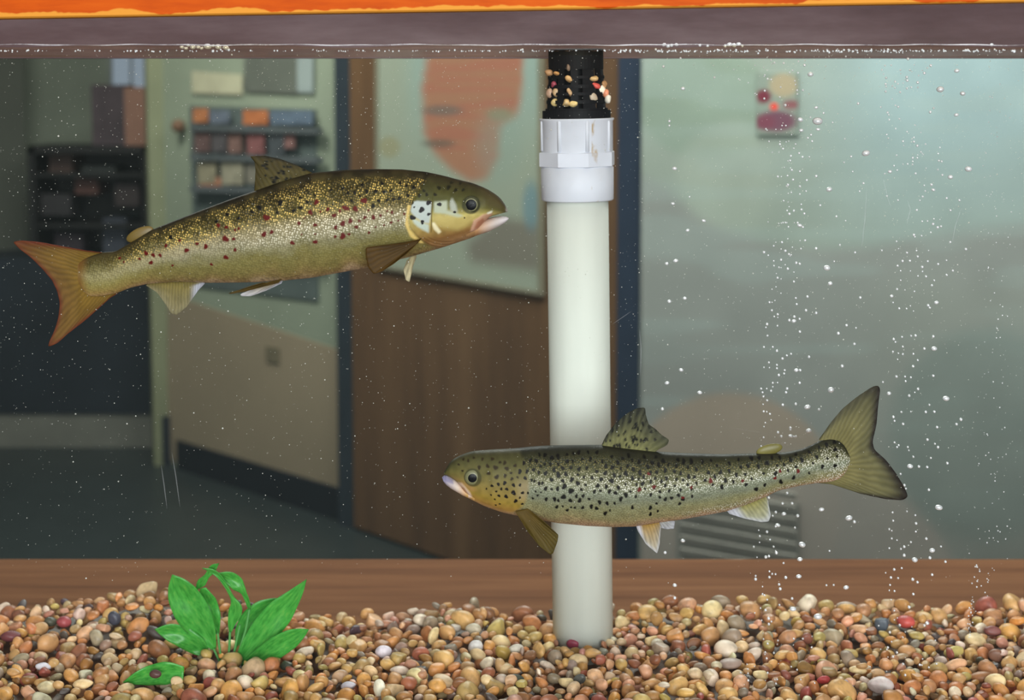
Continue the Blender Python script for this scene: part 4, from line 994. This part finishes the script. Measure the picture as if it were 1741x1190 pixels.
# --- right trout
T2 = [(755,804),(757,798),(760,792),(769,781.5),(780,775.5),(794,770),(807,767),(834,765),(874,763),(908,759.5),(937,758),(972,757.5),(1022,757),(1060,762),(1113,768),(1166,771),(1223,773),(1281,772.5),(1338,771.5),(1367,766),(1384,759),(1396,753),(1415,750),(1430,753),(1441,762),(1449,780)]
B2 = [(755,806),(758,807),(767,811),(775,816),(781,823),(786,833),(791,842),(807,851.5),(823,859),(854,870),(882,876),(906,880),(947,888),(997,893),(1040,895),(1080,894),(1123,887),(1166,881),(1203,874.5),(1235,869),(1270,858),(1301,846),(1324,835),(1367,827),(1393,824),(1415,823),(1430,819),(1441,810),(1449,794)]
J2u = [(752,811),(755,808.5),(760,808),(767,811),(778,817),(790,825),(808,838)]
J2l = [(752,813),(754,818.5),(760,825),(767,830),(787,841),(808,850.5)]
S2 = sc([(765,355,28),(665,340,22),(880,300,22),(905,365,24),(820,295,16),(725,260,20),(680,425,22),(885,448,22),(960,415,16),(780,465,28),(970,485,20),(1040,465,14),(560,360,22),(1010,330,20),(420,290,16),(360,280,14),(490,255,14),(600,265,16),(350,410,14),(300,340,14)], .1344, 740, 740)
S2d = sc([(800,553,20),(880,537,24),(990,562,22),(1070,560,18),(720,575,18),(838,612,17),(905,613,20),(990,658,30),(1103,657,20),(1170,660,16),(775,645,14),(652,617,12),(808,700,18),(897,708,24),(708,693,12),(1017,765,24),(1070,720,14),(1100,803,16),(768,832,12),(818,812,12),(757,750,12)], .1344, 740, 740)
S2d += sc([(1120,300,20),(1203,270,22),(1275,275,24),(1380,310,18),(1450,310,20),(1330,335,18),(1070,397,24),(1160,395,22),(1240,375,24),(1305,408,22),(1390,415,28),(1135,475,20),(1215,500,18),(1250,510,18),(1310,540,22),(1350,535,20),(1390,605,26),(1460,495,20),(1230,730,16),(1395,740,20),(1290,690,16),(1330,650,12),(1265,640,14),(1465,610,18)], .1344, 740, 740, 1.15)
S2d += sc([(995,580,16),(955,545,14),(905,550,18),(860,580,14),(945,625,18),(1035,605,16),(990,655,20),(900,640,14),(940,695,18),(985,720,14),(1025,690,12),(880,710,14),(825,710,12),(905,720,10),(895,765,12),(965,788,11),(1015,770,9),(990,768,8),(935,760,8),(1145,660,13),(1185,655,10),(1245,660,14),(1285,670,14),(1355,685,16),(1305,635,14),(1260,590,18),(1190,580,14),(1130,570,12),(1075,565,10),(1355,545,16),(1400,575,14),(1450,540,16),(1520,545,14),(1445,650,14),(1545,635,14),(1230,740,13),(1180,733,14),(1280,740,10),(1125,762,14),(1110,710,10),(1070,688,12),(1250,790,8),(1520,775,14),(1570,800,9),(1560,745,9)], .2521, 720, 660, 1.2)
placed = [(a, b) for a, b, *_ in S2d]
for _ in range(4000):
    x_ = random.uniform(915, 1425); tq = random.betavariate(1.5, 2.2) * .78 + .04
    y_ = np.interp(x_, *zip(*T2)) * (1-tq) + np.interp(x_, *zip(*B2)) * tq
    if tq > .5 and random.random() < .8: continue
    if x_ > 1160 and tq > .45 and random.random() < .7: continue
    if min((x_-a)**2 + (y_-b)**2 for a, b in placed) < (9.2 + 2.5*(x_ > 1180))**2: continue
    placed.append((x_, y_)); S2d.append((x_, y_, random.uniform(2.2, 3.9), 1.2))
S2r = sc([(435,595,14),(100,625,11),(15,640,12),(320,630,9),(270,690,9),(625,600,10),(850,550,10),(960,555,12),(820,590,10),(70,550,9)], .2872, 1080, 640)
OP2 = [(884,764),(893,782),(898,800),(899,822),(894,842),(884,858),(868,868),(845,868),(750,840),(740,760),(800,755)]
def plate2(x, y):
    m = poly_soft(x, y, OP2, 2.4); mx = poly_soft(x, y, [(778,816),(786,816),(800,832),(803,840),(796,842),(784,830)], 1.6)
    return 1.5*m + 1.8*mx
def colour2(x, y, t, isjaw):
    n1 = vnoise(x/26, y/14, 11); n2 = vnoise(x/6, y/6, 12)
    tn = t + (n1 - .5) * .08
    col = gradcol(tn, [(0,(52,50,38)),(.08,(64,62,42)),(.2,(88,86,54)),(.32,(116,114,78)),(.42,(146,144,112)),(.52,(142,146,120)),(.62,(134,136,112)),(.74,(142,138,100)),(.86,(154,142,100)),(.94,(176,146,110)),(1,(196,158,130))])
    col *= (.86 + .28*n2)[:, None]
    col *= (.78 - .26*sstep(.42,.08,t))[:, None]
    silver = sstep(.22,.36,t)*sstep(.60,.46,t)*(.45 + .55*sstep(930,1080,x))  # where the painted white scale sparkles sit on flank, tail root and belly
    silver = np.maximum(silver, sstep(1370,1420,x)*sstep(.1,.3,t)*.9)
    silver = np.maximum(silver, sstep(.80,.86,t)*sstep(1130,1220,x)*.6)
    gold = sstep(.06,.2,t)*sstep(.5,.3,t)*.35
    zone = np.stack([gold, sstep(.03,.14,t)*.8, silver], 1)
    spots(col, x, y, [(a, b, r*.9, *e) for a, b, r, *e in S2d], (15,12,9), .25, zone); spots(col, x, y, S2r, (92,22,18), .3, zone)
    hd = poly_soft(x, y, OP2, 3.0)
    h = gradcol(t, [(0,(62,58,38)),(.15,(76,72,40)),(.35,(98,90,48)),(.5,(118,104,58)),(.64,(132,112,58)),(.78,(140,116,50)),(.9,(150,114,56)),(1,(186,146,104))])
    h *= (.85 + .3*n2)[:, None]
    h = blend(h, sstep(870,890,x)*sstep(.3,.5,t)*sstep(.8,.6,t)*.5, (156,140,112))
    h = blend(h, poly_soft(x, y, [(778,816),(786,816),(800,832),(803,840),(796,842),(784,830)], 1.6)*.9, (196,168,150))
    h = blend(h, poly_soft(x, y, [(784,822),(790,824),(797,836),(790,836)], 1.4)*.8, (152,104,62))
    h = blend(h, poly_soft(x, y, [(768,808),(790,814),(812,826),(800,830),(785,816)], 3)*.5, (170,124,82))
    h = blend(h, sstep(16.5, 13.5, np.hypot(x-804.5, y-805.5))*.75, (50,50,30))
    spots(h, x, y, S2, (44,34,18), .4); spots(h, x, y, S2d, (22,16,14), .18)
    col = col*(1 - hd[:, None]) + h*hd[:, None]; zone *= (1 - hd)[:, None]
    j = isjaw & (x < 796)
    jc = gradcol(np.clip((815 - x)/62, 0, 1), [(0,(180,138,60)),(.30,(184,142,72)),(.42,(200,162,128)),(.6,(206,186,172)),(.85,(176,164,172)),(1,(150,146,182))])
    jc = blend(jc, poly_soft(x, y, [(752,811),(757,808),(770,813),(772,820),(758,816)], 1.5)*.7, (112,106,140))
    col[j] = jc[j]
    return np.clip(col, 0, 1), np.clip(zone, 0, 1)
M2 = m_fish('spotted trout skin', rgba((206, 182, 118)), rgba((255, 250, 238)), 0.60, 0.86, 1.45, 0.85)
f2_ = Trout('trout', 'dark spotted trout swimming left in front of the white pipe near the gravel', .085, T2, B2, 1449, 755, (J2u, J2l), (808, 752), [1.5, 5, 13, 21, 30, 36, 38, 33, 22, 12, 3], colour2, M2,
            lambda u: .010*(1-np.clip(u/.45,0,1))**2, (804, 805.5, 13.2, 7.6, IRIS2), plate2)
dsp = [(1030+random.random()*95, 715+random.random()*50, 1.2+random.random()*1.2, 1.7) for _ in range(50)]
f2_.fin('dorsal_fin', [(1023,759),(1050,764),(1080,768),(1113,771)], [(1024,756),(1030,742),(1045,722),(1065,704),(1082,695),(1097,693),(1098,705),(1103,722),(1115,730),(1125,740),(1138,748),(1135,757),(1120,764),(1113,768)], finc((150,146,92),(92,92,70), .97, .82, ((34,34,28), lambda U,T: sstep(.35,.95,T)*(.35+.6*sstep(.8,.4,U))*(.7+.3*np.sin(U*90))), dsp), 14, 0, 3)
f2_.lobe('adipose_fin', (1309, 766), 23, 9.5, -14, paint('adipose olive', (112, 104, 52), 0.35, 0.2, 60))
cf2 = lambda U, T: np.maximum(sstep(.66,1,T)*.95*sstep(.12,.3,U)*sstep(.95,.8,U), sstep(.3,1,T)*sstep(.30,.18,U)*.45)
f2_.fin('tail_fin', [(1396,752),(1414,751),(1432,755),(1443,768),(1447,786),(1444,802),(1434,815),(1415,822),(1393,824)], [(1397,750),(1416,723),(1436,700),(1462,679),(1488,661.5),(1499,658.7),(1501.6,666),(1498,692),(1495,726),(1488,755),(1491,769),(1511,786.5),(1528,809),(1542,832),(1549.6,849.7),(1540,856),(1511,854),(1468,845),(1439,835),(1419,828),(1394,825)], finc((146,136,86),(116,112,80), .95, .86, ((40,28,28), cf2)), 26, 0, 4, 120, 34, -4)
f2_.fin('pectoral_fin', [(897,856),(887,858),(876,861)], [(922,872),(948,896),(946,908),(939,927),(934,928.5),(917,915),(897,890)], finc((112,88,36),(104,88,40), .98, .95), 19, -32, -48)
f2_.fin('pelvic_fin', [(1081,892),(1100,889),(1120,886)], [(1084,899),(1097,921),(1116,937),(1120,922),(1121,905),(1122,892)], finc((190,150,66),(206,200,186), .95, .75, ((232,232,244), lambda U,T: np.maximum(sstep(.3,.1,U), sstep(.75,1,T)*.6)*.85)), 8, -8, -14)
f2_.fin('pelvic_fin', [(1120,886),(1130,885)], [(1123,901),(1135,904),(1147.5,903),(1149,891),(1136,889)], finc((190,186,176),(206,206,214), .9, .75), 6, 10, 16)
f2_.fin('anal_fin', [(1235,868),(1268,857),(1303,845)], [(1240,873),(1264,881),(1295,888),(1307,887),(1311,877),(1306,853)], finc((168,158,80),(196,196,176), .95, .62, ((226,226,240), lambda U,T: np.maximum(sstep(.4,.15,U), sstep(.7,1,T)*.7)*.85)), 11, 0, -4)

# ------------------------------------------------------------------ bubbles
B6 = """290,47,5 218,82,6 433,128,5 300,175,8 243,312,6 243,331,5 265,512,9 328,631,4 258,660,7 388,732,7 320,773,7 232,913,7 270,901,8 243,1072,8 308,1059,7 515,95,3 605,77,3 535,134,3 576,150,3 655,44,3 672,55,4 686,66,5 676,70,3 725,68,5 787,60,4 813,76,6 750,107,4 762,98,4 785,108,4 838,115,11 640,86,3 655,97,3 645,118,4 657,134,5 672,137,4 643,124,3 712,169,4 772,143,4 775,158,4 782,182,5 783,198,4 806,182,5 645,184,5 709,211,4 643,217,5 612,200,3 604,196,3 732,245,6 862,255,7 893,278,5 755,289,4 838,296,4 795,306,11 868,312,18 931,318,4 870,347,7 799,351,8 650,345,4 655,350,3 692,347,3 714,347,3 718,331,4 734,331,4 758,369,3 827,383,5 840,370,5 845,397,5 983,387,4 663,398,4 709,410,5 709,398,3 735,400,3 746,397,3 722,429,5 714,420,3 775,409,4 767,427,4 677,444,3 705,444,3 790,447,5 804,463,5 833,463,4 755,459,5 752,478,5 743,480,3 1009,461,5 979,486,4 1072,447,14 1016,525,4 727,507,3 753,510,3 759,518,5 793,524,5 862,544,6 700,546,5 715,546,3 741,542,4 764,559,5 822,561,5 743,581,6 737,586,3 793,587,5 1061,574,5 917,600,11 757,613,4 793,620,4 819,607,4 744,617,3 1045,608,4 725,648,4 744,653,3 799,663,4 879,667,5 739,689,4 768,690,5 749,703,6 800,685,5 812,702,5 748,673,3 947,714,5 986,732,4 659,737,3 704,744,3 715,742,3 722,740,4 732,740,4 738,740,3 745,758,4 770,741,3 784,741,5 793,752,8 806,759,5 742,808,3 718,823,5 692,823,3 815,815,5 794,816,3 683,838,4 798,850,4 862,849,6 732,859,6 714,852,3 762,844,3 642,865,6 660,878,4 747,873,5 756,876,4 752,881,3 714,897,5 962,834,4 1026,866,5 938,903,4 683,902,4 684,922,4 731,918,3 778,910,6 793,914,5 705,929,4 714,930,3 742,935,6 768,949,3 907,931,13 699,973,5 714,978,3 694,955,3 768,989,5 921,997,9 676,1021,3 692,1011,3 713,1038,3 776,1058,5 825,1052,6 665,1076,5 676,1076,3 688,1068,3 780,1084,5 1048,1056,6 675,1110,5 819,1110,6 862,1121,6 700,1127,5 685,1136,4 700,1140,3 770,1137,6 792,1146,5 749,1152,6 768,1155,8 655,1168,6 650,1182,4 698,1175,4 990,1173,6 1030,1184,4
987,40,4 1249,50,6 1152,78,4 1178,77,4 1139,96,4 1146,114,3 1157,130,5 1155,156,5 1157,167,4 1155,187,5 1275,75,3 1217,97,4 1257,97,4 1218,112,3 1265,103,3 1244,127,6 1246,141,6 1236,137,3 1195,146,5 1207,155,4 1183,165,4 1194,172,4 1229,152,3 1290,149,6 1294,120,4 1318,110,6 1345,78,6 1331,88,4 1309,99,3 1216,190,5 1245,174,5 1263,170,4 1291,170,4 1455,100,9 1385,178,14 1480,196,10 1183,219,3 1134,253,4 1039,238,6 1196,246,4 1208,252,5 1163,276,5 1168,286,4 1170,307,4 1357,257,5 1343,274,6 1453,286,8 1213,303,4 1197,344,4 1245,357,4 1303,360,3 1159,369,4 1166,384,4 1280,330,3 1274,381,4 1265,388,3 1228,397,5 1231,415,3 1274,399,5 1288,416,6 1323,409,4 1383,423,4 1303,442,4 1309,448,3 1290,455,3 1314,453,3 1376,449,4 1269,467,5 1288,467,4 1269,482,4 1268,495,4 1201,456,4 1379,479,5 1391,482,5 1247,493,4 1228,494,3 1190,500,4 1203,519,4 1173,525,8 1151,534,4 1281,533,5 1325,511,3 1375,517,4 1394,539,5 1428,548,10 1504,514,13 1317,583,4 1348,580,6 1356,602,7 1322,607,4 1311,631,5 1299,646,4 1160,628,4 1207,646,4 1286,687,5 1412,637,5 1466,646,5 1428,688,5 1358,724,4 1331,733,4 1309,735,4 1355,746,6 1383,727,3 1374,760,6 1388,756,5 1345,781,4 1274,792,6 1278,800,4 1306,796,4 1201,819,4 1209,850,3 1427,822,5 1493,852,6 1139,857,4 1245,867,5 1285,858,4 1290,883,5 1336,858,3 1226,902,6 1257,901,5 1205,922,5 1218,943,4 1332,903,5 1376,915,5 1411,899,4 1309,927,6 1310,946,4 1291,965,4 1325,967,5 1438,943,5 1412,961,5 1218,983,4 1259,944,3 1360,984,4 1350,1005,5 1203,1021,5 1236,1024,3 1276,1030,4 1180,1050,7 1186,1077,4 1212,1102,5 1243,1103,4 1259,1091,3 1272,1113,3 1334,1089,6 1369,1077,8 1341,1099,5"""
B7 = """200,236,7 251,189,7 318,271,7 183,330,6 257,806,7 193,849,6 228,967,7 228,1013,6 563,65,4 599,30,3 550,106,4 597,120,5 633,137,4 648,131,4 617,148,5 582,106,4 568,162,4 550,180,3 570,181,3 597,171,4 597,183,4 625,190,4 604,208,5 623,202,4 680,51,5 713,142,5 667,190,7 681,190,5 679,236,5 582,236,4 599,235,3 540,257,4 560,257,3 576,265,4 582,250,3 545,270,4 634,256,5 630,270,5 548,285,4 562,299,4 547,313,3 618,315,5 665,312,5 707,323,9 749,332,5 549,339,4 560,340,3 572,348,4 576,370,3 555,380,3 550,394,3 549,433,4 646,398,5 601,415,5 613,429,5 647,428,7 659,430,4 666,429,4 712,409,9 646,405,4 540,464,3 626,453,3 792,261,11 819,57,6 877,95,5 833,175,6 1049,70,4 1082,66,4 1098,65,5 1019,78,5 1025,88,4 1052,105,4 1016,123,4 1036,129,3 1052,132,4 1090,131,4 1033,151,3 1089,176,5 1106,154,4 1162,68,5 1130,112,5 1165,112,9 1162,210,5 1029,213,5 1060,213,4 1081,216,4 1062,230,4 980,233,4 1002,274,7 1075,282,5 1107,258,5 1095,270,3 1208,292,10 1148,315,4 1166,340,5 1081,340,3 1135,341,5 1047,341,4 1018,359,5 1053,384,5 1022,373,4 1262,368,6 1246,385,5 1176,396,5 1141,441,5 1168,456,4 1179,468,5 1022,451,4 1037,461,4 1031,468,4 1070,468,4 1074,480,3 1090,503,4 1153,507,4 1213,526,5 1078,537,9 1110,538,5 1140,540,5 1044,565,4 1058,606,5 1063,618,4 1146,622,5 1182,686,11 1015,704,4 1067,700,3 1097,714,4 1017,734,4 1100,744,5 1003,765,4 1012,798,4 1012,770,3 1099,773,4 1081,811,4 1031,804,3 1057,828,5 1045,836,4 1003,833,4 1057,859,6 1095,875,10 1137,799,5 1158,841,9 1150,868,6 1190,827,4 1206,882,5 1021,910,5 1048,905,4 1009,939,5 1035,941,4 990,922,3 1006,966,4 1088,946,6 1105,956,5 1158,929,5 1003,986,3 1022,988,4 1090,999,5 1010,1019,3 1021,1058,4 1075,1046,6 568,651,5 634,634,5 652,671,5 617,672,5 593,703,5 622,709,7 672,716,6 582,716,4 600,750,7 592,755,4 662,759,4 561,774,5 531,768,3 535,790,4 572,802,4 534,812,3 513,828,4 585,828,4 525,866,3 557,865,6 568,862,5 595,850,6 592,843,3 621,887,4 758,693,8 857,724,10 877,738,6 688,820,11 787,843,4 680,873,8 570,917,4 520,945,6 520,933,4 570,938,5 580,926,4 592,927,4 629,939,6 676,935,8 605,964,5 609,980,6 776,967,4 802,966,4 847,975,8 545,972,3 545,999,4 552,1003,4 652,1015,5 606,1038,4 562,1019,4 655,1053,9 745,1080,12 538,1050,3 556,1057,5 567,1087,6 517,1067,3 577,1098,4 542,1094,3 568,1108,5 1140,1104,7 1130,1112,5"""
bub = []
for txt, k, x0, y0 in ((B6, .4033, 1040, 80), (B7, .4705, 1040, 540)):
    for q in txt.split():
        a, b, r = map(float, q.split(',')); r = r*k*1.08 if r > 6 else r*k*.98
        bub.append((x0 + a*k, y0 + b*k, r, None))
# foam caught at the water line by the glass
for px, py, r in ((328,80,4.6),(353,79,5.6),(371,79.5,5.2),(384,81,4.4),(337,80,3.4),(343,82,3),(362,78,3),(309,80,3),(316,82,3),(320,77,3),(389,85,2.4),(362,87,2.4),(1129,76,3.4),(1136,78,3.8),(1142,77,2.6),(1150,76,3),(1240,76,4),(1248,77,4.2),(1256,75,3.4),(1233,78,2.8),(1262,78,2.4),(1190,77,2.4),(1203,78,2.4),(1686,76,3)): bub.append((px, py, r, .006))
nm_ = len(bub)
tiny = []
for k in range(260): tiny.append((random.uniform(0, 1741), 86.5 + random.gauss(0, .9), random.uniform(.5, 1.7), .004))  # fine water line bubbles, also standing in for its bright glints
for k in range(150): tiny.append((random.uniform(1050, 1741), 87 + random.gauss(0, 1.4), random.uniform(.6, 2.0), .004))
for k in range(120): 
    yy = random.uniform(140, 1090); tiny.append((1690 - max(0, yy - 950)*.28 + random.gauss(0, 16 if yy < 950 else 5), yy, random.uniform(.6, 1.3), .16))
for k in range(34): yy = random.uniform(960, 1085); tiny.append((1662 - (yy-960)*.14 + random.gauss(0, 2.5), yy, random.uniform(.8, 1.6), .18))
for k in range(40): tiny.append((random.gauss(1310, 40), random.uniform(1070, 1165), random.uniform(.8, 2.2), None))
for k in range(30): tiny.append((random.gauss(1530, 34), random.uniform(1050, 1150), random.uniform(.8, 2.4), None))
def by(y, Y):
    if Y is not None: return Y
    if y > 1060: return None
    return random.uniform(.05, .17)
order = sorted(range(nm_), key=lambda i: -bub[i][2]); solo = order[:300]
BM = m_bubble(); bp = None
def stream(px, py):
    if py < 92: return 'tiny foam bubble clinging to the water line at the glass', 'foam bubbles at the water line'
    if px < 1205: return 'silvery air bubble in the sparse stream beside the white pipe', 'sparse bubbles beside the pipe'
    if px < 1455: return 'silvery air bubble in the dense stream right of the white pipe', 'bubbles of the dense stream'
    if px < 1650: return 'silvery air bubble in the stream behind the right trout tail', 'bubbles of the right stream'
    return 'silvery air bubble near the far right of the tank', 'bubbles at the far right'
def bpos(px, py, r, Y):
    Y = by(py, Y)
    if Y is None:                              # just over the gravel
        Y = .2
        for q in np.linspace(.285, .05, 60):
            p = P(px, py, q)
            if p[2] >= bed(p[0], q) + .008: Y = q; break
    # keep clear of the pipe and the trout
    if 1240 > px and abs(px - 985) < 70: Y = min(Y, .15)
    if 745 < px < 1555 and 655 < py < 935: Y = .16 + .03*random.random() if random.random() < .85 else .045
    return P(px, py, Y), r * pxm(Y)
for i in solo:
    px, py, r, Y = bub[i]; p, rr = bpos(px, py, r, Y)
    if bp is None:
        mm = MB().ball((0, 0, 0), .001, 14, 9); bp = mm.build('air_bubble', BM, None, True); o = bp
    else: o = bp.copy(); C.objects.link(o)
    k = rr / .001; sq = 1.0 if r < 3 else random.uniform(1.0, 1.3)
    o.location = p; o.scale = (k*sq, k, k*(1.0 if r < 3 else .82))
    if r >= 3: o.rotation_euler = (0, random.uniform(-.3, .3), 0)
    lb, gp = stream(px, py); tag(o, lb, 'bubble', gp)
m = MB()
for q in [bub[i] for i in order[300:]] + tiny:
    p, rr = bpos(*q); m.ball(p, rr, 8, 5)
o = m.build('fine_bubbles', BM, None, True); tag(o, 'very fine bubbles in the streams, with bubbles and glint dots along the water line', 'bubbles', None, 'stuff')

# ------------------------------------------------------------------ fine specks drifting in the water
NS = 6500
sx = rng.uniform(-20, 1760, NS); syy = 92 + rng.beta(1.0, 1.5, NS) * 900; sY = rng.uniform(.004, .21, NS); sr = rng.lognormal(math.log(.46), .42, NS)
oc = np.array([(1,0,0),(-1,0,0),(0,1,0),(0,-1,0),(0,0,1),(0,0,-1)], float); of = np.array([(0,2,4),(2,1,4),(1,3,4),(3,0,4),(2,0,5),(1,2,5),(3,1,5),(0,3,5)])
c = P(sx, syy, sY); V = (c[:, None, :] + oc[None] * (sr * pxm(sY))[:, None, None]).reshape(-1, 3)
Fq = (of[None] + (np.arange(NS) * 6)[:, None, None]).reshape(-1, 3).tolist()
o = make('drifting_specks', V, Fq, paint('pale speck', (216, 216, 208), .5, .05), None, True); tag(o, 'fine pale specks drifting in the tank water', 'specks', None, 'stuff')
